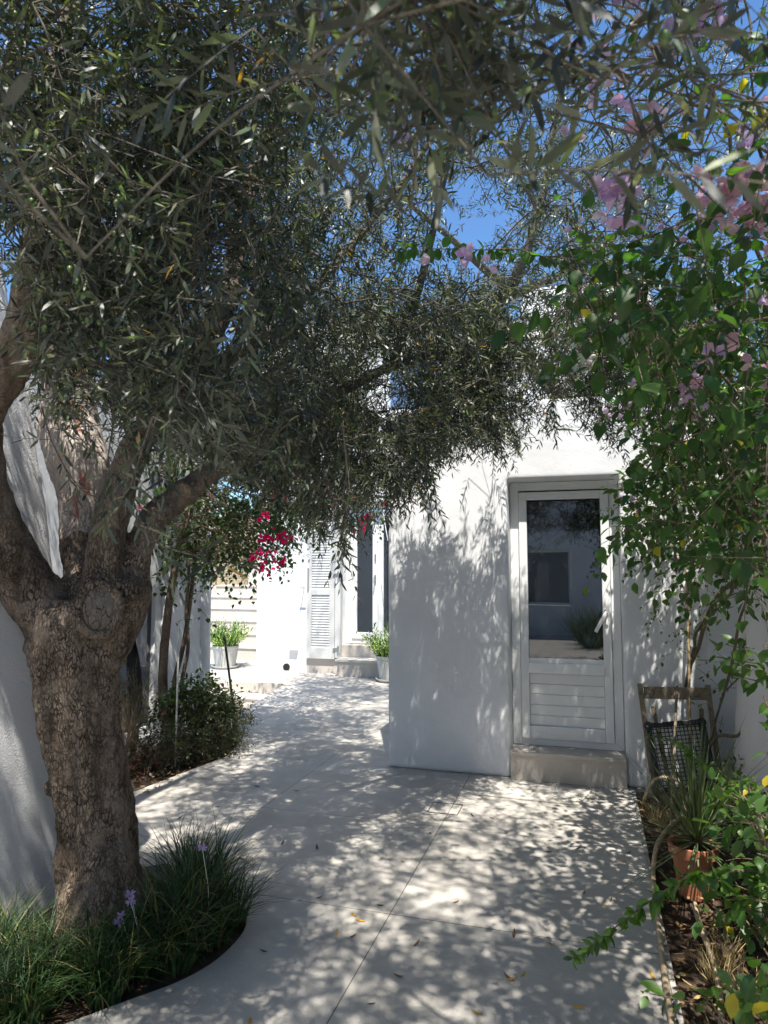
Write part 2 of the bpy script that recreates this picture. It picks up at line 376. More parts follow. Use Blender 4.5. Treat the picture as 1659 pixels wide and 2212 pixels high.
def uneven(o, bevel=.018, size=.07, s=.012, tscale=.6):
    """real unevenness of hand-laid plaster: bevelled arrises, subdivided, displaced"""
    b = o.modifiers.new('bevel', 'BEVEL'); b.width = bevel; b.segments = 3; b.limit_method = 'ANGLE'; b.angle_limit = R(50)
    r = o.modifiers.new('remesh', 'REMESH'); r.mode = 'VOXEL'; r.voxel_size = size / 2
    t = bpy.data.textures.new('plaster', 'CLOUDS'); t.noise_scale = tscale; t.noise_depth = 3
    d = o.modifiers.new('displace', 'DISPLACE'); d.texture = t; d.strength = s; d.mid_level = .5; d.texture_coords = 'GLOBAL'
    sm = o.modifiers.new('smooth', 'SMOOTH'); sm.iterations = 2; sm.factor = .5
# one continuous outline with the door opening cut out, then given real thickness
bm = bmesh.new()
outl = [(hx0, 0), (dx0, 0), (dx0, dz1), (dx1, dz1), (dx1, 0), (hx1, 0), (hx1, hz), (hx0, hz)]
vs = [bm.verts.new((x, hy, z)) for x, z in outl]; f = bm.faces.new(vs)
r = bmesh.ops.extrude_face_region(bm, geom=[f]); bmesh.ops.translate(bm, vec=(0, .30, 0), verts=[e for e in r['geom'] if isinstance(e, bmesh.types.BMVert)])
bmesh.ops.recalc_face_normals(bm, faces=bm.faces[:])
me = bpy.data.meshes.new('front_wall'); bm.to_mesh(me); bm.free(); me.materials.append(M['wall'])
fw = bpy.data.objects.new('front_wall', me); COL.objects.link(fw); fw.parent = gh; fw.matrix_parent_inverse = world_of(gh).inverted()
uneven(fw, .02, .03, .004, .5)
for p in fw.data.polygons: p.use_smooth = True
rm = fw.modifiers['remesh']; rm.use_smooth_shade = True
MB().box((hx0 + .005, hy + .27, 0), (hx0 + .3, 8.4, hz - .02)).box((hx1 - .3, hy + .27, 0), (hx1 - .005, 8.4, hz - .02)).box((hx0 + .31, 8.1, 0), (hx1 - .31, 8.39, hz - .02)).build('wall', M['wall'], gh, bevel=.02)
MB().box((hx0 + .31, hy + .31, hz - .35), (hx1 - .31, 8.09, hz - .2)).build('roof', M['pale_stone'], gh)
MB().box((dx0 + .001, hy - .045, 0), (dx1 - .001, hy + .30, dz0 - .03)).build('step_riser', M['stone_step'], gh, bevel=.004)
MB().box((dx0 + .002, hy - .06, dz0 - .029), (dx1 - .002, hy + .22, dz0)).build('door_step', M['stone_step'], gh, bevel=.004)
fy = hy + .17
dr = MB()
def frame(mb, x0, x1, z0, z1, y0, y1, t, tb=None):
    tb = tb or t
    mb.box((x0, y0, z0), (x0 + t, y1, z1)).box((x1 - t, y0, z0), (x1, y1, z1))
    mb.box((x0 + t, y0, z1 - t), (x1 - t, y1, z1)); mb.box((x0 + t, y0, z0), (x1 - t, y1, z0 + tb))
frame(dr, dx0 + .003, dx1 - .003, dz0 + .002, dz1 - .004, fy, fy + .07, .068, .05)
door_frame = dr.build('door_frame', M['white'], gh, bevel=.004)
door = empty('door', (-.2, fy, dz0)); door.parent = gh; door.matrix_parent_inverse = world_of(gh).inverted()
sx0, sx1, sz0, sz1 = dx0 + .074, dx1 - .074, dz0 + .056, dz1 - .085
s_ = MB(); frame(s_, sx0, sx1, sz0, sz1, fy - .022, fy + .05, .064, .10)
midz = .80
s_.box((sx0 + .064, fy - .022, midz), (sx1 - .064, fy + .05, midz + .10))
s_.box((sx0 + .06, fy - .034, midz - .02), (sx1 - .06, fy - .0225, midz + .065))
s_.build('sash', M['white'], door, bevel=.006, seg=3)
gx0, gx1 = sx0 + .065, sx1 - .065
pp = MB(); nb = 5; pz0, pz1 = sz0 + .10, midz - .02
for i in range(nb):
    a = pz0 + (pz1 - pz0) * i / nb; b = pz0 + (pz1 - pz0) * (i + 1) / nb - .006
    pp.box((gx0, fy + .006, a + .001), (gx1, fy + .03, b))
pp.box((gx0, fy + .016, pz0), (gx1, fy + .035, pz1))
pp.build('panel', M['white'], door, bevel=.003)
MB().box((gx0 - .003, fy + .012, midz + .098), (gx1 + .003, fy + .03, sz1 - .075)).build('pane', M['glass'], door)
hd = MB(); hz_ = 1.22
hd.box((sx1 - .055, fy - .036, hz_ - .05), (sx1 - .025, fy - .0225, hz_ + .075)); hd.bar((sx1 - .04, fy - .03, hz_ + .045), (sx1 - .04, fy - .085, hz_ + .045), .02, .02)
hd.bar((sx1 - .035, fy - .08, hz_ + .055), (sx1 - .12, fy - .095, hz_ - .10), .018, .026)
hd.build('handle', M['white'], door, bevel=.004)

# ------------------------------------------------------------------ left garden wall (battered) and right boundary wall
def loft(name, secs, m, parent=None):
    """secs: list over z of closed xy outlines with the same vertex count"""
    b = MB(); k = len(secs[0][1]); V = [(x, y, z) for z, lp in secs for x, y in lp]
    Q = [(i*k+j, i*k+(j+1) % k, (i+1)*k+(j+1) % k, (i+1)*k+j) for i in range(len(secs)-1) for j in range(k)]
    b.add(V, np.array(Q)); b.f.setdefault(k, []).append(np.array([list(range(k))[::-1]])); b.f[k].append(np.array([[b.n - k + j for j in range(k)]]))
    o = b.build(name, m, parent); bmx = bmesh.new(); bmx.from_mesh(o.data); bmesh.ops.recalc_face_normals(bmx, faces=bmx.faces[:]); bmx.to_mesh(o.data); bmx.free(); return o
secs = []
for z, xo, ye in [(0, -2.44, 2.84), (.4, -2.455, 2.84), (.9, -2.465, 2.82), (1.5, -2.48, 2.78), (1.9, -2.50, 2.72), (2.3, -2.52, 2.64), (2.8, -2.56, 2.52), (3.3, -2.60, 2.42), (3.6, -2.62, 2.38)]:
    r_ = .05
    secs.append((z, [(-2.95, -4.0), (xo, -4.0), (xo, ye - 1.2), (xo, ye - .6), (xo, ye - .25), (xo - .004, ye - r_), (xo - .02, ye - .015), (xo - r_, ye), (-2.95, ye)]))
gw = loft('garden_wall', secs, M['rough']); tag(gw, 'rough white leaning plaster wall at left behind the olive trunk', 'wall')
uneven(gw, .02, .05, .012, .45); gw.modifiers['remesh'].use_smooth_shade = True
secs = []
for z, xo in [(0, .86), (.3, .89), (.8, .93), (1.3, .965), (1.8, .985), (2.4, 1.0), (2.8, 1.01)]:
    y1 = 5.47
    secs.append((z, [(1.5, y1), (xo + .13, y1), (xo + .13, y1 - .10), (xo + .12, y1 - .14), (xo + .05, y1 - .20), (xo + .01, y1 - .27), (xo, y1 - .4), (xo, 3), (xo + .02, -2.5), (1.5, -2.5)]))
bw = loft('boundary_wall', secs, M['wall']); tag(bw, 'white boundary wall with rounded pillar behind the right planting bed', 'wall')
uneven(bw, .02, .05, .015, .5); bw.modifiers['remesh'].use_smooth_shade = True

# ------------------------------------------------------------------ side house at left with low window and rounded end column
sh = empty('side_house', (-4.2, 5, 0)); tag(sh, 'white side house with low window and rounded end beyond the olive trunk', 'house')
X = -3.86
bm = bmesh.new()
wy0, wy1, wz0, wz1 = 4.2, 5.69, .10, 1.44
outl = [(2.5, -.3), (6.40, -.3), (6.40, 3.2), (2.5, 3.2)]
o_ = MB()
o_.box((X - .3, 2.0, -.35), (X, wy0, 3.2)).box((X - .3, wy1, -.35), (X, 6.37, 3.2)).box((X - .3, wy0 + .001, wz1), (X, wy1 - .001, 3.2)).box((X - .3, wy0 + .001, -.35), (X, wy1 - .001, wz0))
wo = o_.build('wall', M['wall'], sh)
MB().box((-5.9, 2.0, -.35), (X - .32, 2.3, 3.2)).box((-5.9, 6.1, -.35), (X - .32, 6.4, 3.2)).box((-5.9, 2.31, 2.9), (X - .32, 6.09, 3.1)).build('back_wall', M['wall'], sh)
c_ = MB(); c_.lathe((X - .13, 6.40, -.35), [(0, 0), (.185, 0), (.175, .3), (.165, 1.5), (.165, 3.5), (0, 3.5)], 40); c_.build('column', M['wall'], sh, smooth=True)
MB().box((X - .34, wy0 + .08, -.05), (X - .31, wy1, wz0)).build('plinth', M['stone_step'], sh)
wf = MB(); 
for a, b in ((wy0 + .002, wy0 + .06), (4.93, 4.98), (wy1 - .09, wy1 - .002)): wf.box((X - .14, a, wz0 + .002), (X - .05, b, wz1 - .002))
wf.box((X - .139, wy0 + .06, wz1 - .085), (X - .051, wy1 - .09, wz1 - .003)); wf.box((X - .139, wy0 + .06, wz0 + .003), (X - .051, wy1 - .09, wz0 + .06))
wfo = wf.build('window', M['white'], sh, bevel=.004)
MB().box((X - .11, wy0 + .05, wz0 + .05), (X - .095, wy1 - .08, wz1 - .08)).build('pane', M['glass'], wfo)

# ------------------------------------------------------------------ far house
fh = empty('terrace_house', (-3.5, 10.5, 0)); tag(fh, 'sunlit white two storey house with shuttered glazed door beyond the path', 'house')
Y = 10.15
b = MB(); b.box((-5.18, Y, 0), (-3.72, Y + .35, 5.6)).box((-3.72, Y, 2.66), (-2.62, Y + .35, 5.6)).box((-2.62, Y, 0), (.5, Y + .35, 5.0)).box((-5.18, Y + .35, 0), (-4.9, 13.5, 5.6)).box((-3.72, Y + .30, 0), (-2.62, Y + .35, .45))
b.build('wall', M['far_wall'], fh)
MB().box((-4.88, Y + .36, 5.2), (.4, 13.4, 5.45)).build('roof', M['pale_stone'], fh)
MB().box((-3.66, Y - .34, 0), (-2.5, Y - .02, .215)).build('lower_step', M['stone_step'], fh, bevel=.004)
MB().box((-3.69, Y - .36, .216), (-2.5, Y - .01, .25)).build('step_tread', M['pale_stone'], fh, bevel=.004)
MB().box((-3.715, Y - .02, .252), (-2.625, Y + .28, .43)).build('upper_step', M['stone_step'], fh, bevel=.004)
MB().box((-4.28, Y - .05, 0.002), (-3.74, Y - .002, .21)).build('plinth', M['stone_step'], fh)
d1 = empty('door', (-3, Y + .1, .43)); d1.parent = fh; d1.matrix_parent_inverse = world_of(fh).inverted()
m_ = MB(); yd = Y + .17
frame(m_, -3.715, -2.625, .44, 2.655, yd, yd + .08, .11, .07); m_.build('door_frame', M['white'], d1, bevel=.004)
for k, (a, c) in enumerate(((-3.603, -3.173), (-3.167, -2.737))):
    m_ = MB(); frame(m_, a, c, .515, 2.525, yd - .02, yd + .05, .085, .10); l_ = m_.build('leaf', M['white'], d1, bevel=.005)
    MB().box((a + .08, yd + .01, .60), (c - .08, yd + .02, 2.45)).build('pane', M['glass'], l_)
m_ = MB(); hx = -3.21
MB().box((hx - .012, yd - .035, 1.72), (hx + .012, yd - .021, 1.84)).build('lock', M['metal'], d1)
m_.box((hx - .012, yd - .035, 1.38), (hx + .012, yd - .021, 1.52)); m_.bar((hx, yd - .03, 1.49), (hx, yd - .08, 1.49), .016, .016); m_.bar((hx, yd - .08, 1.49), (hx - .005, yd - .085, 1.38), .016, .02)
m_.build('handle', M['metal'], d1)
MB().tube([at(828, 1105, 10.3), at(832, 1135, 10.25), at(838, 1168, 10.2)], .006, 6).build('pull_cord', M['white'], d1)
# shutter folded open against the wall
shp = empty('shutter', (-4, Y - .08, .2)); shp.parent = fh; shp.matrix_parent_inverse = world_of(fh).inverted()
m_ = MB(); ys = Y - .10
x0, x1, z0, z1 = -4.27, -3.80, .215, 2.50
m_.box((x0, ys, z0), (x0 + .085, ys + .045, z1)).box((x1 - .085, ys, z0), (x1, ys + .045, z1))
m_.box((x0 + .085, ys, z1 - .09), (x1 - .085, ys + .045, z1)).box((x0 + .085, ys, z0), (x1 - .085, ys + .045, z0 + .17)).box((x0 + .085, ys, 1.20), (x1 - .085, ys + .045, 1.29))
m_.build('frame', M['shutter'], shp, bevel=.004)
m_ = MB()
for za, zb in ((z0 + .17, 1.20), (1.29, z1 - .09)):
    n = int(round((zb - za) / .041))
    for i in range(n):
        z = za + (i + .5) * (zb - za) / n
        m_.bar((x0 + .085, ys + .022, z), (x1 - .085, ys + .022, z), .010, .052, (0, .30, .95))
m_.build('slats', M['shutter'], shp)
MB().box((x0 + .09, ys + .046, z0 + .1), (x1 - .09, ys + .049, z1 - .06)).build('backing', M['shutter'], shp)
m_ = MB(); m_.bar((x0 + .03, ys - .012, 1.28), (x0 + .03, ys - .012, 1.62), .02, .016).bar((x0 - .11, ys - .04, 1.31), (x0 + .0, ys - .04, 1.31), .014, .012).bar((x0 - .085, Y, 1.31), (x0 - .085, ys - .06, 1.31), .012, .012)
m_.build('latch', M['metal'], shp)
MB().box((x1 + .008, ys - .005, z0 + .02), (x1 + .10, Y - .002, z1)).build('shutter_edge', M['shutter'], shp, bevel=.004)
for z in (.37, 1.52, 2.3):
    m_ = MB(); m_.bar((x1 - .02, ys - .012, z), (x1 + .08, ys - .012, z + .01), .016, .03).tube([(x1 + .07, ys - .03, z - .02), (x1 + .07, ys - .03, z + .05)], .012, 8)
    m_.build('hinge', M['metal'], shp)
MB().box((-4.58, Y - .07, .33), (-4.44, Y - .002, .45)).build('wall_light', mat('cream_lamp', (.85, .83, .74), .4), fh, bevel=.006)
m_ = MB(); m_.tube([(-4.64, Y - .03, .055), (-4.64, Y + .02, .055)], .055, 20); m_.build('drain_outlet', M['dark'], fh)
m_ = MB(); frame(m_, -2.98, -2.05, 3.9, 5.02, Y - .05, Y - .002, .07); wb = m_.build('window', M['white'], fh, bevel=.004)
MB().box((-2.91, Y - .035, 3.97), (-2.12, Y - .004, 4.95)).build('blue_shutter', M['blue'], wb)
# white house higher up behind
hh = empty('hillside_house', (0, 13, 0)); tag(hh, 'pale white house higher up seen through the olive leaves', 'house')
m_ = MB(); m_.box((-2.3, 12.5, 0), (1.6, 16, 6.0)).box((-1.1, 12.8, 6.0), (1.2, 15, 6.9)); m_.build('wall', M['far_wall'], hh, bevel=.03)
m_ = MB(); frame(m_, -1.9, -1.2, 4.3, 5.4, 12.44, 12.498, .06); wv = m_.build('window', M['white'], hh)
MB().box((-1.84, 12.46, 4.36), (-1.26, 12.49, 5.34)).build('pane', M['glass'], wv)

# stairs and dry-stone wall behind the pot
gs = empty('garden_stairs', (-6.3, 11.5, 0)); tag(gs, 'beige stone garden stairs climbing behind the potted plant', 'stairs')
for i in range(6):
    y = 11.05 + .30 * i; z = .21 * (i + 1) + .02
    MB().box((-7.6 + .05 * i, y + .02, 0 if i == 0 else z - .21 + .0), (-5.2, y + .34, z - .03)).build('riser', M['stone_step'], gs)
    MB().box((-7.62 + .05 * i, y, z - .029), (-5.195, y + .325, z)).build('tread', M['pale_stone'], gs, bevel=.004)
tag(MB().box((-9.5, 12.9, .0), (-5.19, 15, 1.25)).build('upper_terrace', M['pale_stone']), 'paved terrace above the stairs', None, None, 'structure')
sw = MB()
for r in range(9):
    x = -9.3
    while x < -5.2:
        l = rng.uniform(.16, .42); h = .17; z = 1.24 + r * .17
        c = np.array([.42, .36, .27]) * rng.uniform(.75, 1.25) * np.array([1, rng.uniform(.93, 1.02), rng.uniform(.85, 1.0)])
        j = rng.uniform(-.035, .035)
        sw.box((x + .012, 13.4 + j, z + .012), (x + l - .008, 14.0, z + h - .006), c); x += l
stm = mat('rubble_stone', (.4, .35, .27), .9); a_ = N(stm, 'ShaderNodeAttribute', attribute_name='tint'); v_ = coords(stm)
LK(stm, mixc(stm, 1.0, a_.outputs['Color'], ramp(stm, noise(stm, v_, 14, 6), [(.3, (.7, .7, .7)), (.7, (1.15, 1.12, 1.05))]), 'MULTIPLY'), P_(stm).inputs['Base Color']); bump(stm, noise(stm, v_, 20, 6), .02)
tag(sw.build('stone_wall', stm, bevel=.025), 'dry rubble stone wall at the top of the stairs', 'wall')
tag(MB().box((-6.9, 13.1, 1.25), (-6.0, 13.35, 1.62)).build('stone_bench', M['pale_stone'], bevel=.01), 'pale stone block standing before the rubble wall', 'bench')

# house behind the viewer, seen only mirrored in the door glass
rh = empty('mirrored_house', (-1, -6, 0)); tag(rh, 'white house mirrored in the glass of the garden door', 'house')
m_ = MB(); m_.box((-3.5, -6.6, 0), (-1.6, -6.2, 3.4)).box((-.4, -6.6, 0), (3, -6.2, 3.4)).box((-1.6, -6.6, 2.1), (-.4, -6.2, 3.4)).box((-1.6, -6.6, 0), (-.4, -6.2, .7)); m_.build('wall', M['wall'], rh)
m_ = MB(); frame(m_, -1.59, -.41, .71, 2.09, -6.4, -6.34, .06); wv = m_.build('window', M['white'], rh)
MB().box((-1.54, -6.38, .76), (-.46, -6.36, 2.04)).build('pane', M['glass'], wv)

# small paving details
m_ = MB(); 
for a, b_ in (((-1.06, 4.56), (-.86, 4.56)), ((-1.06, 4.76), (-.86, 4.76)), ((-1.06, 4.56), (-1.06, 4.76)), ((-.86, 4.56), (-.86, 4.76))):
    m_.box((min(a[0], b_[0]) - .002, min(a[1], b_[1]) - .002, .0005), (max(a[0], b_[0]) + .002, max(a[1], b_[1]) + .002, .003))
ap = m_.build('drain_cover', M['dark']); tag(ap, 'small square drain cover outline set flush in the paving', 'drain cover')
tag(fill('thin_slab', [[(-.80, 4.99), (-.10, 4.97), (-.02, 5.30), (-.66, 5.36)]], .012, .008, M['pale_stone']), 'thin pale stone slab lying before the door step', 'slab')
tag(MB().box((.262, 1.0, -.2), (.285, 5.38, .008)).build('bed_edging', M['moss'], bevel=.004), 'thin worn stone edging along the right bed', 'edging')

# ------------------------------------------------------------------ olive tree
ot = empty('olive_tree', (-2.05, 2.6, 0)); tag(ot, 'large olive tree with thick forked trunk leaning over the courtyard', 'tree')
def spl(pts, n=6):
    """Catmull-Rom through x,y,z,r rows"""
    P = np.asarray(pts, float); Q = np.vstack([2*P[0]-P[1], P, 2*P[-1]-P[-2]]); out = []
    for i in range(1, len(Q) - 2):
        for t in np.arange(n) / n:
            a, b, c, d = Q[i-1], Q[i], Q[i+1], Q[i+2]
            out.append(.5 * ((2*b) + (c-a)*t + (2*a-5*b+4*c-d)*t*t + (3*b-a-3*c+d)*t**3))
    out.append(Q[-2]); return np.array(out)
def path(rows): return [(*at(u, v, w), r) for u, v, w, r in rows]
LIMBS = {
 'trunk': [(-2.05, 2.62, -.12, .215), (-2.05, 2.62, .02, .20)] + path([(214, 1930, 3.08, .188), (208, 1800, 3.06, .175), (197, 1690, 3.04, .170), (168, 1570, 3.02, .180), (160, 1450, 3.0, .190), (165, 1360, 3.0, .205), (170, 1300, 3.02, .17)]),
 'l1': path([(140, 1380, 3.0, .15), (85, 1300, 2.98, .14), (40, 1240, 2.95, .135), (5, 1168, 2.9, .13), (-40, 1051, 2.8, .12), (-55, 934, 2.72, .115), (-35, 860, 2.66, .11), (20, 785, 2.6, .10), (62, 690, 2.55, .095), (85, 560, 2.5, .08), (105, 420, 2.5, .062), (110, 250, 2.5, .05), (150, 50, 2.5, .04), (250, -300, 2.5, .03)]),
 'l2': path([(190, 1330, 3.05, .12), (172, 1240, 3.12, .075), (165, 1160, 3.2, .075), (170, 1080, 3.25, .10), (168, 1000, 3.3, .14), (150, 920, 3.35, .14), (140, 830, 3.4, .11), (120, 700, 3.5, .08), (160, 540, 3.6, .06), (230, 350, 3.7, .04), (300, 100, 3.8, .03)]),
 'l3': path([(200, 1360, 2.98, .13), (216, 1270, 2.95, .10), (232, 1150, 2.98, .095), (262, 1050, 3.0, .085), (292, 970, 3.03, .078), (335, 895, 3.06, .075), (395, 805, 3.1, .075), (450, 720, 3.15, .078), (498, 620, 3.2, .07), (515, 520, 3.3, .06), (540, 400, 3.4, .05), (600, 250, 3.5, .04), (720, 50, 3.6, .03), (900, -250, 3.7, .02)]),
 'l4': path([(235, 1400, 3.0, .12), (280, 1290, 3.03, .115), (292, 1215, 3.06, .085), (322, 1130, 3.12, .078), (365, 1090, 3.2, .078), (430, 1040, 3.3, .07), (480, 1005, 3.4, .065), (560, 940, 3.6, .06), (690, 870, 3.9, .05), (850, 790, 4.2, .04), (980, 760, 4.5, .03), (1080, 790, 4.7, .012)]),
 'l5': path([(75, 640, 2.55, .022), (110, 420, 2.6, .016), (260, 160, 2.4, .012), (520, -80, 2.1, .010), (900, -180, 1.6, .009), (1300, -160, 1.3, .01), (1600, -100, 1.25, .006)]),
 'l6': path([(850, 780, 4.3, .03), (900, 640, 4.0, .024), (950, 430, 3.7, .018), (1000, 150, 3.4, .014), (1050, -200, 3.2, .01)]),
 'l7': path([(395, 805, 3.1, .04), (520, 760, 3.3, .03), (660, 640, 3.6, .025), (800, 480, 3.8, .02), (930, 300, 3.9, .015), (1000, 100, 3.9, .01)]),
}
SK = {k: spl(v) for k, v in LIMBS.items()}
for k, f_ in (('trunk', .87), ('l3', .84), ('l4', .80), ('l1', .86)): SK[k][:, 3] *= f_
tb = MB()
for k in ('trunk', 'l1', 'l2', 'l3', 'l4'):
    q = SK[k]; tb.tube(q[:, :3], q[:, 3], 20)
# root flare, knobs and burls
for a in np.arange(0, 2 * pi, pi / 4):
    c = np.array([-2.05, 2.62, 0]); d = np.array([cos(a), sin(a), 0]); rr = rng.uniform(.155, .19)
    tb.tube([c + d * .05 + (0, 0, .4), c + d * .11 + (0, 0, .2), c + d * (rr - .03) + (0, 0, .06), c + d * (rr + .02) + (0, 0, -.1)], [.05, .075, .07, .05], 10)
for u, v, w_, r_ in ((278, 1275, 2.96, .07), (225, 1300, 2.88, .065), (245, 1425, 3.0, .055), (75, 1395, 2.95, .045), (100, 1420, 2.94, .075), (238, 1600, 3.0, .045), (268, 1760, 3.05, .04), (325, 905, 3.02, .06), (395, 1060, 3.22, .06), (120, 1700, 3.0, .05)):
    p = at(u, v, w_); tb.tube([p - (0, 0, r_ * .9), p - (0, 0, r_ * .4), p + (0, 0, r_ * .4), p + (0, 0, r_ * .9)], [r_ * .3, r_, r_, r_ * .3], 12)
# vertical flutes of an old trunk
for a in (-2.2, -1.2, -.35, .5, 2.6):
    pts = []; 
    for q in SK['trunk'][6::4]:
        aa = a + q[2] * .35; pts.append((q[0] + cos(aa) * q[3] * .72, q[1] + sin(aa) * q[3] * .72, q[2], q[3] * .42))
    pts = np.array(pts); tb.tube(pts[:, :3], pts[:, 3], 12)
tr = tb.build('trunk', M['bark'], ot, smooth=True)
rm = tr.modifiers.new('remesh', 'REMESH'); rm.mode = 'VOXEL'; rm.voxel_size = .011; rm.use_smooth_shade = True
sm = tr.modifiers.new('smooth', 'SMOOTH'); sm.iterations = 6; sm.factor = .5
for nm, sc_, st_ in (('lumps', .16, .03), ('ridges', .035, .012)):
    t = bpy.data.textures.new(nm, 'CLOUDS'); t.noise_scale = sc_; t.noise_depth = 3
    d = tr.modifiers.new(nm, 'DISPLACE'); d.texture = t; d.strength = st_; d.mid_level = .5; d.texture_coords = 'GLOBAL'
# healed pruning cut on the front
cs = MB(); pc = at(213, 1315, 2.79); tc_ = nrm(CAM * 1.0 - pc); tc_[2] = .1; tc_ = nrm(tc_)
ux = nrm(np.cross(tc_, (0, 0, 1))); uz = np.cross(ux, tc_)
rows = [[pc + tc_ * (.02 * (1 - f_ * f_)) + ux * .075 * f_ * cos(a) + uz * .10 * f_ * sin(a) for a in np.linspace(0, 2 * pi, 29)[:-1]] for f_ in (1.0, .8, .55, .25)]
V_ = np.array(rows).reshape(-1, 3); cs.add(V_, np.array([(i*28+j, i*28+(j+1) % 28, (i+1)*28+(j+1) % 28, (i+1)*28+j) for i in range(3) for j in range(28)])); cs.f.setdefault(28, []).append(np.array([list(range(84, 112))]))
so_ = cs.build('pruning_scar', bark('cut_wood', (.15, .12, .10), (.30, .26, .22), .03, 40, 10, None, .008), ot, smooth=True)
ca = MB()
for a0 in np.linspace(0, 2 * pi, 25)[:-1]: pass
ux = nrm(np.cross(tc_, (0, 0, 1))); uz = np.cross(ux, tc_)
ring = [pc + tc_ * .0 + ux * .078 * cos(a) + uz * .105 * sin(a) for a in np.linspace(0, 2 * pi, 28)]
ca.tube(ring, [.02 + .005 * sin(3 * i) for i in range(28)], 8); ca.build('callus_rim', M['bark'], ot, smooth=True)

ALLP = np.vstack([SK[k][8 if k != 'trunk' else 30:] if k != 'trunk' else SK[k][-3:] for k in SK])
LOWU = [-2500, -400, 0, 50, 90, 200, 300, 420, 480, 560, 640, 700, 740, 775, 830, 880, 930, 960, 1010, 1080, 1115, 1150, 1200, 1300, 1380, 1450, 1700, 3000]
LOWV = [1000, 900, 740, 800, 930, 975, 1000, 995, 1005, 1060, 1110, 1150, 1180, 1180, 1075, 1085, 1050, 975, 945, 985, 965, 885, 880, 935, 975, 930, 880, 900]
def inpoly(u, v, poly):
    c = np.zeros(len(u), bool); n = len(poly)
    for i in range(n):
        x1, y1 = poly[i]; x2, y2 = poly[(i+1) % n]
        c ^= ((y1 > v) != (y2 > v)) & (u < (x2 - x1) * (v - y1) / (y2 - y1 + 1e-9) + x1)
    return c
HOLES = [([(950, 400), (1020, 370), (1090, 400), (1110, 470), (1075, 560), (1010, 575), (965, 520)], .03),
         ([(1080, 640), (1150, 620), (1190, 680), (1180, 760), (1120, 720)], .12),
         ([(785, 760), (850, 740), (880, 860), (820, 920), (780, 850)], .25),
         ([(1225, 20), (1330, 0), (1400, 60), (1380, 160), (1280, 180), (1225, 100)], .15),
         ([(1240, 200), (1300, 190), (1290, 330), (1240, 300)], .2), ([(1480, 280), (1600, 200), (1620, 330), (1500, 460), (1440, 420)], .1),
         ([(190, 140), (250, 140), (260, 200), (200, 210)], .1), ([(195, 240), (235, 240), (230, 300), (195, 290)], .1), ([(480, 490), (545, 500), (530, 640), (475, 760), (420, 740), (450, 660)], .06),
         ([(720, 20), (760, 20), (760, 80), (720, 80)], .2), ([(1340, 180), (1400, 180), (1400, 260), (1340, 250)], .2)]
def lit_wall(P, ztop=1.75, xmax=1.3):
    """true for points whose shadow would fall on the part of the front wall that stands in the sun"""
    dy = hy - P[:, 1]; zl = P[:, 2] - dy / .42; xl = P[:, 0] - .155 * dy / .42
    lim = ztop + .18 * np.sin(xl * 9) + .9 * rng.random(len(P)) * (rng.random(len(P)) < .3)
    return (dy > 0) & (zl > lim) & (zl < hz + .05) & (xl > hx0) & (xl < xmax)
def keep(P, slack=0.0):
    """where the real crown has leaves: below its fringe and in its gaps there are none"""
    u, v, w = uvw(P); z = P[:, 2]; x = P[:, 0]; y = P[:, 1]
    front = w > .25
    low = np.interp(u, LOWU, LOWV) + slack
    ok = np.where(front, v < low, z > 2.4)
    pr = np.ones(len(u))
    pr = np.where(front & (u > 720) & (v < 640) & (w > 2.5), .55, pr)
    for poly, q in HOLES: pr = np.where(front & inpoly(u, v, poly), np.minimum(pr, q), pr)
    # left limb and pale limb show between the leaves
    pr = np.where(front & (w < 2.0) & (v > 860) & (u < 300), .0, pr)
    pr = np.where(front & (w < 3.0) & (v > 820) & (u < 330), .38, pr)
    pr = np.where(front & (u < 45) & (v > 480), .15, pr)
    ok &= rng.random(len(u)) < pr
    ok &= np.linalg.norm(P - CAM, axis=1) > .6
    ok &= ~(front & (u < 640) & (u > -700) & (v > -300) & (w < 1.45) & (rng.random(len(u)) < .93))
    ok &= ~(front & (u > 680) & (u < 1750) & (v > 330) & (v < 1300) & (w < 3.0))
    ok &= ~(front & (u > 560) & (u < 700) & (v > 330) & (w < 2.0))
    ok &= ~(front & (u > 640) & (u < 1900) & (v > -200) & (v < 420) & (w > 1.1) & (w < 2.6) & (rng.random(len(u)) < .6))
    ok &= ~((y > 5.38) & (x > -1.68) & (z < 3.05)) & ~(x < -3.8) & ~((x < -2.45) & (y < 2.9) & (z < 3.7))
    return ok & ~lit_wall(P)
def sample_centres(n):
    out = []
    while len(out) < n:
        P = np.stack([rng.uniform(-3.7, 1.6, 4000), rng.uniform(-.2, 6.4, 4000), rng.uniform(1.75, 5.0, 4000)], 1)
        top = np.where(P[:, 0] < -.9, 4.35, 5.0) - .10 * ((P[:, 0] + 1.3) ** 2 + (P[:, 1] - 3.0) ** 2)
        bot = np.where(P[:, 0] > .3, 2.3, 1.8)
        k = (P[:, 2] < top) & (P[:, 2] > bot) & keep(P, -40) & ~((P[:, 0] < -2.2) & (P[:, 1] < .6))
        k &= ~((P[:, 0] > .9) & (P[:, 1] < 3))
        out += list(P[k])
    return np.array(out[:n])
CEN = sample_centres(680)
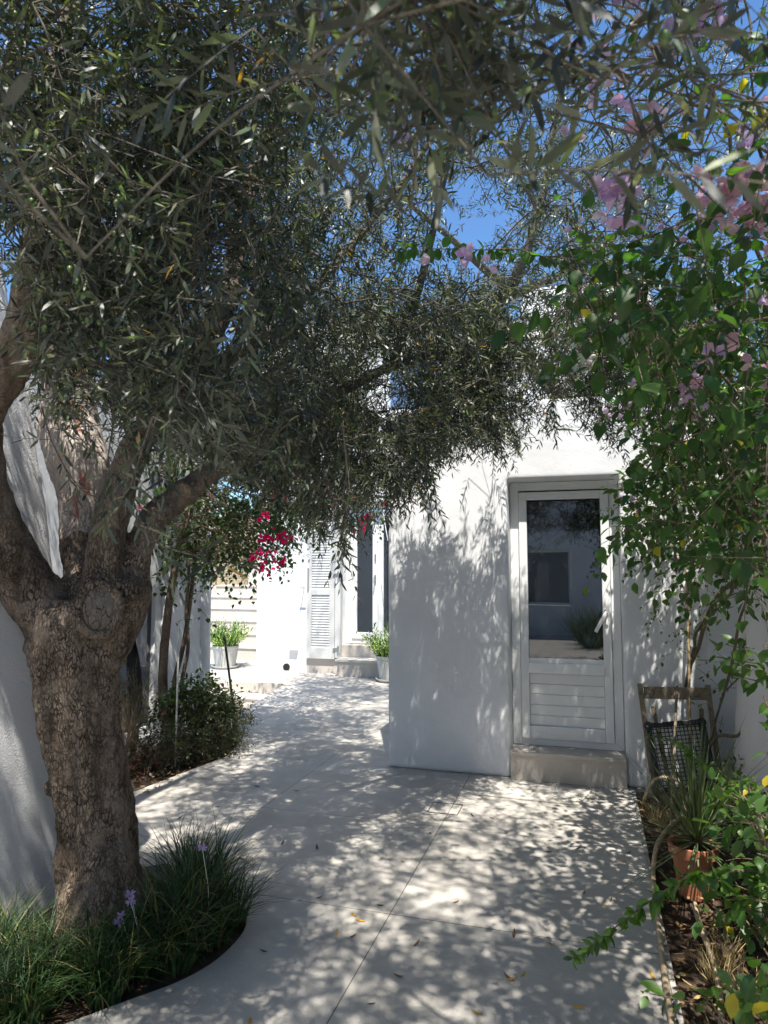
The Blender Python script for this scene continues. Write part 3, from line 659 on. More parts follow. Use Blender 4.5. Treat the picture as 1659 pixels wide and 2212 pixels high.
# extra boughs where the photo shows dense foliage
ex = []
def bough(u0, u1, v0, v1, w0, w1, n):
    P = np.array([at(rng.uniform(u0, u1), rng.uniform(v0, v1), rng.uniform(w0, w1)) for _ in range(n)]); ex.append(P[keep(P, -20)])
bough(0, 700, 0, 450, 1.5, 2.6, 60); bough(60, 620, 400, 980, 1.5, 2.8, 70); bough(560, 1000, 300, 1050, 3.0, 4.6, 85)
bough(680, 1250, 640, 950, 3.8, 5.1, 60); bough(700, 1350, 0, 640, 3.4, 5.6, 70); bough(500, 760, 900, 1120, 3.0, 5.0, 24)
bough(650, 1250, 0, 260, .9, 1.3, 8); bough(1150, 1659, 60, 420, 1.0, 1.5, 9)
bough(560, 900, 700, 1000, 5.6, 6.4, 30); bough(680, 1350, 700, 950, 4.2, 5.2, 70); bough(100, 330, 560, 900, 2.0, 2.8, 20); bough(470, 640, 900, 1040, 3.5, 5.2, 26); bough(740, 1000, -80, 90, .64, .8, 4); bough(1180, 1600, 120, 380, .8, 1.05, 5)
P = np.stack([rng.uniform(-1.2, .6, 60), rng.uniform(.5, 2.4, 60), rng.uniform(2.9, 4.5, 60)], 1); ex.append(P[keep(P, -20)])  # boughs added overhead as occluders, to shade the middle of the floor
# low outer boughs that throw the dappled shade on the front wall
P = np.stack([rng.uniform(-1.3, .75, 4000), rng.uniform(3.9, 5.15, 4000), np.zeros(4000)], 1); P[:, 2] = rng.uniform(-.1, 1.7, 4000) + (hy - P[:, 1]) / .42
ex.append(P[keep(P, -20)][:110])
P = np.stack([rng.uniform(-2.6, -.9, 60), rng.uniform(-3.0, -.6, 60), rng.uniform(2.1, 3.9, 60)], 1); ex.append(P[:40]); P = np.stack([rng.uniform(-1.4, -.35, 30), rng.uniform(-3.2, -1.8, 30), rng.uniform(1.7, 3.3, 30)], 1); ex.append(P)
P = np.stack([rng.uniform(.15, .7, 14), rng.uniform(-3.0, -1.8, 14), rng.uniform(2.2, 3.3, 14)], 1); ex.append(P)
CEN = np.vstack([CEN] + ex)
tw = MB(); br = MB(); LP, LD, LL = [], [], []; ol = MB()
FR = []
def twig(p, d, L, droop=.25, step=.021, ll=.052, tube_k=3, rt=.0013, frt=True):
    """a leafy olive shoot: opposite pairs along a drooping stem"""
    n = max(int(L / step), 4); t = np.linspace(0, 1, n); bend = rdir(1)[0] * .18
    Pn = p + np.outer(t * L, d) + np.outer(t ** 2 * L, bend) + np.outer(-droop * t ** 2 * L, (0, 0, 1))
    T = nrm(np.gradient(Pn, axis=0)); s = perp(T[:1])[0]
    idx = np.linspace(0, n - 1, 4).astype(int); tw.tube(Pn[idx], np.array([1, .9, .7, .4]) * rt, tube_k, cap=False)
    for i in range(1, n):
        Ti = T[i]; s = nrm(s - Ti * (s @ Ti)); b_ = np.cross(Ti, s)
        for sg in (1, -1):
            a = rng.uniform(.55, 1.0) if i < n - 1 else .35
            LP.append(Pn[i]); LD.append(Ti * cos(a) + s * sg * sin(a)); LL.append(ll * rng.uniform(.7, 1.2) * (1 - .25 * (i == n - 1)))
        s = b_
    if frt and rng.random() < .12:
        for _ in range(rng.integers(1, 4)): FR.append(Pn[rng.integers(1, n)] + rng.normal(size=3) * .01)
NODES = [tuple(q) for q in ALLP[:, :3]]
order = np.argsort([np.min(np.linalg.norm(ALLP[:, :3] - c, axis=1)) for c in CEN])
for c in CEN[order]:
    NA = np.array(NODES); dv = c - NA; dd = np.linalg.norm(dv, axis=1); dd = np.where(dd < .05, 9, dd) + .3 * np.maximum(0, -dv[:, 2])
    a = NA[np.argmin(dd)]; L = np.linalg.norm(a - c)
    mid = (a + c) / 2 + rng.normal(size=3) * .12 * L + (0, 0, .08 * L)
    q = spl([(*a, 0), (*mid, 0), (*c, 0)], 4)[:, :3]
    if L < 1.1 and not lit_wall(np.array([mid])).any(): br.tube(q, np.linspace(.0045 + .002 * L, .0028, len(q)) * np.clip(np.linalg.norm(c - CAM) / 2.8, .35, 1), 5, cap=False)
    NODES += [tuple(mid), tuple(c)]
    od = nrm(c - a + np.array([0, 0, .05]))
    nt_ = int(rng.integers(10, 16)); P0 = c + rng.normal(size=(nt_, 3)) * np.array([.10, .10, .08])
    D0 = nrm(rdir(nt_) + od * .7 + np.array([0, 0, -.15])); L0 = rng.uniform(.13, .30, nt_)
    k = keep(P0 + D0 * L0[:, None], 25)
    for p, d, L in zip(P0[k], D0[k], L0[k]):
        if np.linalg.norm(p - c) > .05: tw.tube([c, p], [.002, .0018], 3, cap=False)
        twig(p, d, L)
# hanging shoots that stand out against the white walls
for u, v, w_, L, dr_ in ((905, 1000, 4.0, .34, (-.1, .05, -1)), (740, 1090, 3.0, .30, (.05, 0, -1)), (745, 1130, 2.9, .22, (-.1, 0, -1)), (960, 930, 4.4, .30, (.15, 0, -1)), (1050, 930, 4.7, .25, (0, 0, -1)), (1190, 860, 4.6, .34, (0, 0, -1)), (1200, 885, 4.7, .2, (.3, 0, -1)), (1290, 880, 4.6, .35, (.5, 0, -1)), (1340, 930, 4.6, .3, (.7, 0, -.6)),
                         (860, 1020, 3.9, .25, (-.2, 0, -1)), (700, 1080, 3.3, .25, (-.1, 0, -1)), (230, 1010, 2.0, .24, (.2, 0, -1)), (830, 960, 3.9, .4, (.1, 0, -1)), (650, 1050, 3.6, .3, (0, 0, -1)), (1000, 900, 4.5, .3, (-.3, 0, -1)), (1080, 900, 4.6, .3, (.2, 0, -1)), (790, 1010, 3.6, .4, (-.1, 0, -1)), (870, 900, 4.0, .45, (.25, 0, -1)), (930, 880, 4.2, .4, (0, 0, -1)), (760, 960, 3.4, .4, (.1, 0, -1))):
    p = at(u, v, w_); tw.tube([p + (0, 0, .35), p + (.02, 0, .15), p], [.003, .0025, .002], 4, cap=False)
    for _ in range(3): twig(p + rng.normal(size=3) * .015, nrm(np.array(dr_, float) + rng.normal(size=3) * .25), L * rng.uniform(.6, 1.1), .1, .024, .06)
# two near sprays on the left, in front of the fork
for row, L, ll in (([(330, 900, 1.5), (310, 960, 1.55), (290, 1030, 1.6)], .12, .058), ([(290, 1130, 1.55), (350, 1180, 1.6), (420, 1200, 1.62), (470, 1225, 1.65)], .10, .066), ([(90, 880, 2.2), (110, 950, 2.25), (140, 1010, 2.3), (160, 1040, 2.3)], .12, .05)):
    q = np.array([at(*r) for r in row]); tw.tube(q, np.linspace(.003, .002, len(q)), 5, cap=False)
    for i in range(len(q)):
        for _ in range(1 if i < len(q) - 1 else 3): twig(q[i], nrm(rng.normal(size=3) * .6 + np.array([.3, 0, -.5])), L * rng.uniform(.5, 1.0), .1, .03, ll)
LP = np.array(LP); LD = nrm(np.array(LD) + rng.normal(size=(len(LP), 3)) * .12); LL = np.array(LL)
k = keep(LP, 60) | (uvw(LP)[1] > 900)
n = len(LP); print('olive leaves', n)
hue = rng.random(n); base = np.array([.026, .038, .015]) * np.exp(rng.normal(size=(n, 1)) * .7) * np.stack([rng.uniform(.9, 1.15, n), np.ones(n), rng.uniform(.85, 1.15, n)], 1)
base[hue > .86] = np.array([.19, .20, .125]) * rng.uniform(.7, 1.2, ((hue > .86).sum(), 1)); base[hue > .975] = np.array([.12, .15, .04]); base[hue > .996] = (.55, .30, .02)  # pale share: sunlit highlights painted into leaf colour, partly silvery young undersides
cr = MB(); NN = nrm(rdir(n) * .8 + np.array([0, 0, 1.0]))
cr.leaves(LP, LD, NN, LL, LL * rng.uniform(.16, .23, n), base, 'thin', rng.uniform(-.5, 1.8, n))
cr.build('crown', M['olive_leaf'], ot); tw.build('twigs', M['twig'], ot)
for k in ('l5', 'l6', 'l7'): br.tube(SK[k][:, :3], SK[k][:, 3], 8)
br.build('branches', M['twig'], ot, smooth=True)
for p in FR:
    h = rng.uniform(.0075, .0095); d = np.array([0, 0, 1.])
    ol.tube([p + d * h * x for x in (0, -.3, -1, -1.7, -2)], [h * .05, h * .5, h * .75, h * .5, h * .05], 7)
oo = ol.build('olives', M['olive'], ot, smooth=True); oo['kind'] = 'stuff'

# ------------------------------------------------------------------ the olive standing behind the garden house
o2 = empty('olive_tree', (.5, 8.9, 0)); tag(o2, 'finer leaved olive tree rising behind the garden house roof', 'tree')
def S2(rows): return spl(rows, 6)
K2 = [S2([(.5, 8.9, -.1, .16), (.45, 8.85, 1.5, .13), (.3, 8.6, 2.8, .11), tuple(at(1075, 690, 7.9)) + (.085,), tuple(at(1100, 630, 7.8)) + (.08,), tuple(at(1135, 550, 7.6)) + (.055,), tuple(at(1165, 460, 7.5)) + (.045,), tuple(at(1195, 300, 7.4)) + (.03,), tuple(at(1230, 80, 7.3)) + (.015,)]),
      S2([tuple(at(1100, 630, 7.8)) + (.05,), tuple(at(980, 520, 7.3)) + (.035,), tuple(at(850, 400, 7.0)) + (.02,), tuple(at(760, 200, 6.8)) + (.01,)]),
      S2([tuple(at(1100, 640, 7.8)) + (.05,), tuple(at(1270, 560, 7.2)) + (.035,), tuple(at(1400, 420, 6.8)) + (.02,), tuple(at(1500, 200, 6.6)) + (.01,)])]
t2, b2, w2 = MB(), MB(), MB()
t2.tube(K2[0][:, :3], K2[0][:, 3], 14); t2.build('trunk', M['bark'], o2, smooth=True)
for q in K2[1:]: b2.tube(q[:, :3], q[:, 3], 8)
cc_ = []
while len(cc_) < 410:
    p = at(rng.uniform(640, 1560), rng.uniform(-150, 860), rng.uniform(6.1, 8.6))
    u_, v_, w_ = (float(a[0]) for a in uvw(p))
    if p[2] < 3.15 or p[1] < 5.75 or not keep(p[None])[0]: continue
    if v_ < 330 and rng.random() < .45: continue
    cc_.append(p)
cc_ = np.array(cc_); nd = [tuple(q) for q in np.vstack([K2[0][-24:, :3], K2[1][:, :3], K2[2][:, :3]])]; nd0 = np.array(nd)
tw_save, LPs, LDs, LLs = tw, LP, LD, LL; tw = w2; LP, LD, LL = [], [], []
for c in cc_[np.argsort([np.min(np.linalg.norm(nd0 - c, axis=1)) for c in cc_])]:
    NA = np.array(nd); dd = np.linalg.norm(NA - c, axis=1); dd = np.where(dd < .05, 9, dd); a = NA[np.argmin(dd)]; L = np.linalg.norm(a - c)
    q = spl([(*a, 0), (*((a + c) / 2 + rng.normal(size=3) * .1 * L), 0), (*c, 0)], 3)[:, :3]; b2.tube(q, np.linspace(.006 + .002 * L, .003, len(q)), 4, cap=False); nd += [tuple(c)]
    for _ in range(9):
        p = c + rng.normal(size=3) * .13
        d = nrm(rng.normal(size=3) + (c - a) * .6); twig(p, d, rng.uniform(.18, .34), .2, .03, .062, 3, .0018, False)
LP = np.array(LP); LD = nrm(np.array(LD)); LL = np.array(LL); n = len(LP); cr = MB(); print('leaves 2', n)
base = np.array([.026, .038, .015]) * np.exp(rng.normal(size=(n, 1)) * .5); base[rng.random(n) > .87] = (.17, .18, .12); base[rng.random(n) > .992] = (.5, .3, .04)  # pale share again paints sunlit leaves, besides silvery undersides, into the tint
cr.leaves(LP, LD, nrm(rdir(n) * .8 + np.array([0, 0, 1.0])), LL, LL * rng.uniform(.17, .24, n), base, 'thin', rng.uniform(-.5, 1.8, n))
cr.build('crown', M['olive_leaf'], o2); w2.build('twigs', M['twig'], o2); b2.build('branches', M['twig'], o2, smooth=True)

# ------------------------------------------------------------------ plants built from leafy shoots
def shoots(starts, dirs, lens, mb_leaf, mb_stem, step, ll, wr, col, kind='broad', var=.3, droop=.2, opp=False, rt=.002, yellow=0, ang=(.7, 1.3), hang=.35):
    P_l, D_l, N_l, L_l = [], [], [], []
    for p, d, L in zip(starts, dirs, lens):
        n = max(3, int(L / step)); t = np.linspace(0, 1, n); bend = rdir(1)[0] * .25
        Q = p + np.outer(t * L, d) + np.outer(t ** 2 * L, bend) - np.outer(t ** 2 * L * droop, (0, 0, 1))
        T = nrm(np.gradient(Q, axis=0)); ii = np.linspace(0, n - 1, min(n, 5)).astype(int)
        mb_stem.tube(Q[ii], np.linspace(rt, rt * .4, len(ii)), 4, cap=False)
        ph = rng.uniform(0, 6)
        for i in range(1 if n > 3 else 0, n):
            for s_ in ((0, pi) if opp else (0,)):
                ph2 = ph + s_; A = perp(T[i:i+1])[0] if False else None
                e1 = nrm(np.cross(T[i], (.3, .1, 1.0))); e2 = np.cross(T[i], e1)
                side = e1 * cos(ph2) + e2 * sin(ph2); a = rng.uniform(*ang)
                dl = nrm(T[i] * cos(a) + side * sin(a) + np.array([0, 0, -hang]))
                P_l.append(Q[i]); D_l.append(dl); L_l.append(ll * rng.uniform(1 - var, 1 + var))
            ph += 1.57 if opp else 2.4
    P_l = np.array(P_l); D_l = np.array(D_l); L_l = np.array(L_l); n = len(P_l)
    Nn = nrm(rdir(n) * .55 + np.array([0, 0, 1.0]))
    c = np.array(col) * rng.uniform(.65, 1.4, (n, 1)) * np.stack([rng.uniform(.85, 1.2, n), np.ones(n), np.ones(n)], 1)
    y = rng.random(n) < yellow; c[y] = (.45, .36, .03)
    if kind == 'broad': P_l = P_l + D_l * .008
    mb_leaf.leaves(P_l, D_l, Nn, L_l, L_l * wr * rng.uniform(.85, 1.15, n), c, kind, rng.uniform(.4, 1.6, n)); return n

# pink bougainvillea at right
bp = empty('bougainvillea', (.6, 5.1, 0)); tag(bp, 'tall bougainvillea with pale pink and white bracts over the right bed', 'climbing plant')
stems = [
 [(1468, 1700, 5.25, .016), (1478, 1500, 5.2, .015), (1470, 1350, 5.15, .014), (1462, 1200, 5.05, .012), (1440, 1080, 4.9, .010), (1400, 950, 4.6, .007)],
 [(1490, 1700, 5.2, .018), (1492, 1500, 5.15, .016), (1486, 1330, 5.1, .015), (1500, 1180, 4.9, .013), (1540, 1000, 4.4, .012), (1580, 800, 3.8, .010), (1500, 620, 3.2, .008)],
 [(1480, 1700, 5.2, .014), (1458, 1500, 5.2, .013), (1445, 1400, 5.2, .012), (1425, 1250, 5.15, .010), (1400, 1120, 5.0, .008), (1360, 1000, 4.8, .006)],
 [(1505, 1690, 5.15, .012), (1512, 1500, 5.1, .012), (1500, 1300, 5.1, .011), (1462, 1120, 5.0, .010), (1480, 900, 4.6, .008), (1540, 620, 3.8, .007)],
 [(1495, 1560, 5.15, .010), (1410, 1450, 5.15, .009), (1390, 1300, 5.15, .008), (1420, 1230, 5.1, .007), (1450, 1160, 5.0, .006)],
 [(1460, 1560, 5.1, .009), (1530, 1330, 4.7, .014), (1600, 1230, 4.2, .013), (1640, 1050, 3.6, .012), (1660, 700, 3.0, .010), (1600, 380, 2.7, .008), (1500, 120, 2.6, .006)],
 [(1500, 1500, 5.1, .010), (1500, 1380, 4.9, .012), (1560, 1300, 4.5, .010), (1659, 1180, 3.9, .009)],
 [(1600, 800, 3.4, .010), (1450, 700, 3.0, .007), (1330, 590, 2.8, .004), (1150, 548, 2.75, .003), (1000, 535, 2.75, .0022), (860, 540, 2.75, .0012)],
 [(1659, 330, 2.5, .006), (1500, 220, 2.6, .006), (1350, 225, 2.8, .005), (1200, 235, 3.0, .003)],
 [(1640, 900, 3.1, .009), (1500, 760, 3.2, .006), (1380, 720, 3.4, .004), (1260, 730, 3.6, .003)],
]
sk = []
for s_ in stems:
    q = spl(path(s_), 6); q[1:-1, :3] += rng.normal(size=(len(q) - 2, 3)) * .006; m_ = MB(); m_.tube(q[:, :3], q[:, 3], 8); m_.build('stem', M['vine_bark'], bp, smooth=True); sk.append(q)
sk = np.vstack(sk)
lf, ls = MB(), MB()
def region(rows):
    S, D, L = [], [], []
    for u0, u1, v0, v1, w0, w1, n, edge in rows:
        for _ in range(n):
            for _t in range(20):
                u, v = rng.uniform(u0, u1), rng.uniform(v0, v1)
                if edge is None or u > np.interp(v, edge[0], edge[1]): break
            p = at(u, v, rng.uniform(w0, w1)); S.append(p); D.append(nrm(rng.normal(size=3) * .7 + np.array([-.3, -.2, -.35]))); L.append(rng.uniform(.10, .28))
    return np.array(S), np.array(D), np.array(L)
EDGE = ([0, 200, 400, 540, 600, 700, 800, 860, 1000, 1100, 1160, 1200, 1260, 1320], [1470, 1440, 1470, 1190, 1250, 1250, 1360, 1400, 1395, 1360, 1370, 1440, 1490, 1560])
S, D, L = region([(1180, 1690, 520, 720, 1.6, 3.2, 150, EDGE), (1300, 1700, 700, 960, 2.2, 4.6, 380, EDGE), (1360, 1700, 940, 1160, 2.4, 5.0, 400, EDGE), (1440, 1700, 1100, 1290, 3.0, 4.8, 110, EDGE),
                   (1480, 1720, 380, 540, 1.5, 2.6, 30, EDGE), (1460, 1720, -200, 380, 1.3, 2.6, 34, EDGE), (1480, 1720, 600, 1250, 1.5, 2.6, 60, EDGE)])
k = np.linalg.norm(S - CAM, axis=1) > .8; S, D, L = S[k], D[k], L[k]; k = (S[:, 1] < 5.35) & ~(lit_wall(S, 1.7, .62)); S, D, L = S[k], D[k], L[k]
for p in S[::5]:
    j = np.argmin(np.linalg.norm(sk[:, :3] - p, axis=1)); a = sk[j, :3]; ls.tube(spl([(*a, 0), (*((a + p) / 2 + rng.normal(size=3) * .04), 0), (*p, 0)], 3)[:, :3], .002, 4, cap=False)
shoots(S, D, L, lf, ls, .034, .052, .66, (.045, .098, .022), yellow=.006)
# small leaves along the lower stems
S2, D2, L2 = region([(1350, 1460, 1150, 1230, 4.9, 5.2, 12, None), (1370, 1460, 1250, 1330, 4.9, 5.2, 5, None), (1380, 1440, 1190, 1210, 4.9, 5.1, 4, None), (1400, 1480, 1320, 1400, 5.0, 5.2, 5, None), (1480, 1600, 1180, 1560, 4.2, 5.0, 24, None), (1330, 1400, 1120, 1180, 4.8, 5.1, 10, None), (1340, 1470, 1000, 1150, 4.7, 5.1, 50, None)])
S2[:, 1] = np.minimum(S2[:, 1], 5.3)
shoots(S2, D2, L2 * .8, lf, ls, .028, .030, .62, (.055, .11, .025))
# the long trailing runner with hanging leaves
rn = spl(path(stems[7][1:]), 10)[:, :3]; P_l, D_l = [], []
for i, p in enumerate(rn[8:]):
    for s_ in (1, -1)[: 1 + (i % 2)]:
        P_l.append(p); D_l.append(nrm(np.array([rng.uniform(-.5, .5), rng.uniform(-.3, .3), -1 if s_ > 0 else -.2 + rng.random() * .8])))
P_l = np.array(P_l); n = len(P_l)
lf.leaves(P_l, np.array(D_l), rdir(n) + np.array([0, -.8, .2]), rng.uniform(.045, .062, n), rng.uniform(.033, .042, n), np.array((.06, .13, .02)) * rng.uniform(.7, 1.4, (n, 1)), 'broad')
lf.build('foliage', M['leaf'], bp, smooth=True); ls.build('shoots', M['vine_bark'], bp)
def cluster(name, parent, c, rad, n, size, col, label=None):
    if n <= 5 and name == 'flower_cluster':
        for _ in range(n): cluster('flower', parent, c + rng.normal(size=3) * rad * .5, 0, 1, size, col)
        return
    m_ = MB(); C = c + rng.normal(size=(n, 3)) * rad * .5
    for p in C:
        ax = nrm(rng.normal(size=3) + np.array([0, -.5, -.3])); e1 = nrm(np.cross(ax, (.2, .3, 1))); e2 = np.cross(ax, e1); ph = rng.uniform(0, 6)
        D = nrm(np.array([ax * .75 + (e1 * cos(ph + i * 2.094) + e2 * sin(ph + i * 2.094)) * .9 for i in range(3)]))
        m_.leaves(np.repeat(p[None], 3, 0), D, nrm(np.repeat(ax[None], 3, 0)), size * .88 * rng.uniform(.75, 1.1), size * .66, np.array(col) * rng.uniform(.8, 1.15) * np.array([1, rng.uniform(.85, 1.1), rng.uniform(.9, 1.05)]), 'bract')
    o = m_.build(name, M['petal'], parent)
    if label: o['label'] = label
    return o
PK = (.66, .51, .65); PK2 = (.78, .55, .58); WH = (.72, .74, .62)
for u, v, w_, n, c in ((1312, 385, 2.1, 5, PK), (1328, 425, 2.1, 7, PK), (1336, 455, 2.1, 5, PK), (1375, 468, 2.2, 2, PK), (927, 563, 2.75, 2, PK), (1012, 562, 2.75, 4, PK), (1050, 578, 2.75, 2, PK),
    (803, 172, 2.6, 3, PK), (710, 45, 2.6, 2, PK), (775, 88, 2.6, 1, PK), (885, 282, 2.6, 2, PK), (1295, 105, 2.6, 4, PK), (1290, 200, 2.6, 3, PK), (1240, 95, 2.6, 2, PK), (1320, 12, 2.4, 5, PK), (1230, 175, 2.8, 3, PK), (1350, 232, 2.4, 3, PK), (1225, 285, 2.8, 2, PK),
    (1500, 25, 2.4, 6, PK), (1540, 60, 2.4, 6, PK), (1570, 20, 2.4, 5, PK), (1450, 90, 2.4, 4, PK), (1400, 265, 2.3, 6, PK2), (1385, 300, 2.3, 5, PK2), (1600, 350, 2.2, 3, PK2), (1555, 385, 2.3, 5, PK2), (1585, 415, 2.3, 9, PK2), (1625, 440, 2.3, 10, PK2), (1655, 410, 2.3, 8, PK2), (1640, 370, 2.3, 6, PK2), (1540, 455, 2.3, 6, PK2), (1570, 480, 2.4, 6, PK2), (1600, 470, 2.5, 6, PK2), (1635, 490, 2.4, 6, PK2),
    (1620, 745, 2.3, 3, PK2), (1553, 735, 2.4, 2, PK2), (1548, 765, 2.4, 3, PK), (1470, 830, 2.9, 4, PK), (1495, 838, 2.9, 6, PK), (1525, 862, 2.9, 4, PK), (1352, 872, 3.3, 3, PK), (1322, 886, 3.3, 3, PK), (1372, 848, 3.3, 3, PK), (1352, 1070, 4.5, 2, PK), (1362, 1095, 4.5, 5, PK), (1500, 800, 3.0, 4, PK), (1650, 810, 2.6, 3, PK2),
    (1258, 778, 4.0, 26, WH), (1272, 755, 4.0, 16, WH), (1338, 742, 3.4, 5, WH), (1500, 868, 3.6, 12, WH), (1465, 895, 3.6, 10, WH), (1352, 1050, 4.6, 10, WH), (1530, 880, 3.6, 10, WH), (1475, 905, 3.8, 8, WH)):
    w_ = w_ * (.72 if v < 530 and w_ < 2.7 else .74 if v < 900 and w_ < 3 else .74 if c is WH else .88)
    cluster('flower_cluster', bp, at(u, v, w_), .046 if n > 4 else .035, n, .038 if c is not WH else .034, c, 'creamy white flower cluster' if c is WH else None)
for _ in range(34):
    u, v = rng.uniform(1180, 1650), rng.uniform(0, 920)
    if u < np.interp(v, EDGE[0], EDGE[1]) - 120 or (v > 560 and u < 1420): continue
    cluster('flower_cluster', bp, at(u, v, rng.uniform(1.6, 2.6)), .03, int(rng.integers(1, 4)), .036, PK if rng.random() < .6 else PK2)
cluster('flower_cluster', bp, at(1475, 1205, 5.0), .03, 4, .035, (.55, .30, .12), 'dried orange flower cluster')
cluster('flower_cluster', bp, at(1375, 740, 3.4), .05, 10, .035, (.36, .25, .18), 'withered brown flower cluster')

# magenta bougainvillea by the side house and terrace
bm_ = empty('bougainvillea', (-3.5, 5.6, 0)); tag(bm_, 'bougainvillea with magenta flowers climbing beside the side house', 'climbing plant')
mst = [[(355, 1560, 6.35, .05), (352, 1450, 6.35, .042), (362, 1330, 6.3, .038), (374, 1250, 6.3, .034), (395, 1150, 6.3, .028), (440, 1050, 6.4, .02), (540, 980, 6.8, .012)],
       [(372, 1560, 6.4, .03), (378, 1470, 6.4, .026), (397, 1390, 6.4, .022), (412, 1290, 6.45, .020), (420, 1210, 6.5, .018), (430, 1130, 6.5, .014), (470, 1040, 6.6, .01)],
       [(392, 1550, 6.4, .022), (394, 1470, 6.4, .020), (406, 1400, 6.4, .018), (402, 1320, 6.4, .016), (408, 1230, 6.4, .015), (400, 1120, 6.4, .012), (380, 1040, 6.4, .01)],
       [(425, 1140, 6.5, .012), (560, 1100, 7.4, .010), (700, 1085, 8.6, .008), (830, 1075, 9.6, .005)]]
sk2 = []
for s_ in mst:
    q = spl(path(s_), 6); m_ = MB(); m_.tube(q[:, :3], q[:, 3], 10); m_.build('stem', M['vine_bark'], bm_, smooth=True); sk2.append(q)
sk2 = np.vstack(sk2)
lf, ls = MB(), MB()
EL = ([900, 1000, 1100, 1180, 1260], [300, 290, 300, 330, 420])
S, D, L = region([(330, 640, 1060, 1195, 5.9, 7.2, 420, EL), (380, 560, 1180, 1225, 6.0, 6.8, 90, EL), (300, 660, 900, 1080, 6.0, 7.4, 330, None), (560, 700, 1060, 1165, 7.2, 8.8, 150, None), (640, 840, 1060, 1125, 8.4, 9.6, 80, None), (540, 620, 1170, 1215, 7.4, 8.2, 10, None), (600, 800, 900, 1060, 7.6, 9.6, 50, None)])
k = S[:, 1] < 10.0; S, D, L = S[k], D[k], L[k]
for p in S[::2]:
    j = np.argmin(np.linalg.norm(sk2[:, :3] - p, axis=1)); a = sk2[j, :3]; ls.tube([a, (a + p) / 2 + rng.normal(size=3) * .05 + (0, 0, .05), p], .004, 4, cap=False)
shoots(S, D, L * 1.3, lf, ls, .035, .048, .66, (.035, .075, .018))
S, D, L = region([(335, 375, 1190, 1270, 6.1, 6.3, 7, None), (372, 402, 1240, 1300, 6.1, 6.3, 5, None), (400, 440, 1320, 1345, 6.1, 6.3, 4, None)])
shoots(S, D, L * .7, lf, ls, .04, .05, .75, (.03, .06, .016))
lf.build('foliage', M['leaf'], bm_, smooth=True); ls.build('shoots', M['vine_bark'], bm_)
MG = (.85, .015, .20); MG2 = (.9, .08, .2)
for u, v, w_, n in ((572, 1165, 7.8, 9), (612, 1163, 7.8, 12), (595, 1168, 7.8, 5), (560, 1195, 7.7, 4), (552, 1208, 7.7, 4), (585, 1200, 7.7, 4), (590, 1212, 7.7, 4), (573, 1222, 7.7, 5), (570, 1235, 7.7, 3), (617, 1208, 7.8, 4), (605, 985, 7.6, 5), (622, 1000, 7.6, 7), (590, 962, 7.6, 5), (585, 945, 7.6, 3), (628, 1020, 7.6, 4), (605, 1052, 7.6, 3), (610, 1075, 7.6, 3), (570, 1115, 7.4, 4),
                    (784, 1118, 9.0, 8), (775, 1135, 9.0, 5), (795, 1110, 9.0, 5), (783, 1148, 9.0, 3), (770, 1155, 9.0, 2), (745, 1125, 9.0, 2), (700, 1130, 9.0, 3), (730, 1085, 9.2, 6), (710, 1100, 9.0, 5), (690, 1090, 8.8, 4), (832, 1090, 9.6, 5), (822, 1045, 9.6, 3), (760, 1075, 9.2, 4), (740, 1070, 9.2, 3), (665, 1070, 8.6, 3), (550, 930, 7.5, 3), (310, 1100, 6.4, 4), (460, 950, 6.6, 3)):
    w_ = w_ - 1.9 if u < 680 else w_ - 1.2
    cluster('flower_cluster', bm_, at(u, v, w_), .06, int(n * 1.2) + 1, .044, MG if u < 680 else MG2)

# ------------------------------------------------------------------ pots on the terrace
def potted(name, x, y, label, s=1.0, seed=1):
    e = empty(name, (x, y, 0)); tag(e, label, 'potted plant', 'grey pots with bushy green plants on the terrace')
    m_ = MB(); m_.lathe((x, y, .03), [(0, .0), (.155*s, 0), (.165*s, .01), (.205*s, .29), (.215*s, .30), (.215*s, .335), (.198*s, .335), (.19*s, .29), (0, .28)], 40); m_.build('pot', M['pot'], e, smooth=False)
    m_ = MB(); m_.lathe((x, y, .0), [(0, .001), (.18*s, .001), (.215*s, .04), (.222*s, .04), (.222*s, .048), (.20*s, .046), (.17*s, .022), (0, .022)], 40); m_.build('saucer', M['pot'], e)
    MB().lathe((x, y, .30), [(0, .012), (.19*s, .012), (.19*s, 0)], 24).build('soil', M['soil'], e)
    a, b_ = MB(), MB(); n = 170
    an = rng.uniform(0, 2*pi, n); rr = .15 * s * np.sqrt(rng.random(n))
    S = np.stack([x + rr * np.cos(an), y + rr * np.sin(an), np.full(n, .31)], 1)
    tl = rng.uniform(.0, .85, n) ** .8
    D = nrm(np.stack([np.cos(an) * tl, np.sin(an) * tl, np.full(n, 1.0)], 1))
    shoots(S, D, rng.uniform(.30, .52, n), a, b_, .022, .062, .24, (.055, .105, .025), 'thin', .3, .12, ang=(.4, 1.0), hang=.1)
    a.build('foliage', M['leaf'], e); b_.build('shoots', M['leaf'], e); return e
potted('potted_plant', -5.71, 10.1, 'bushy green plant in grey pot on saucer before the stairs')
potted('potted_plant', -2.76, 9.6, 'green plant in grey pot half hidden by the garden house corner')

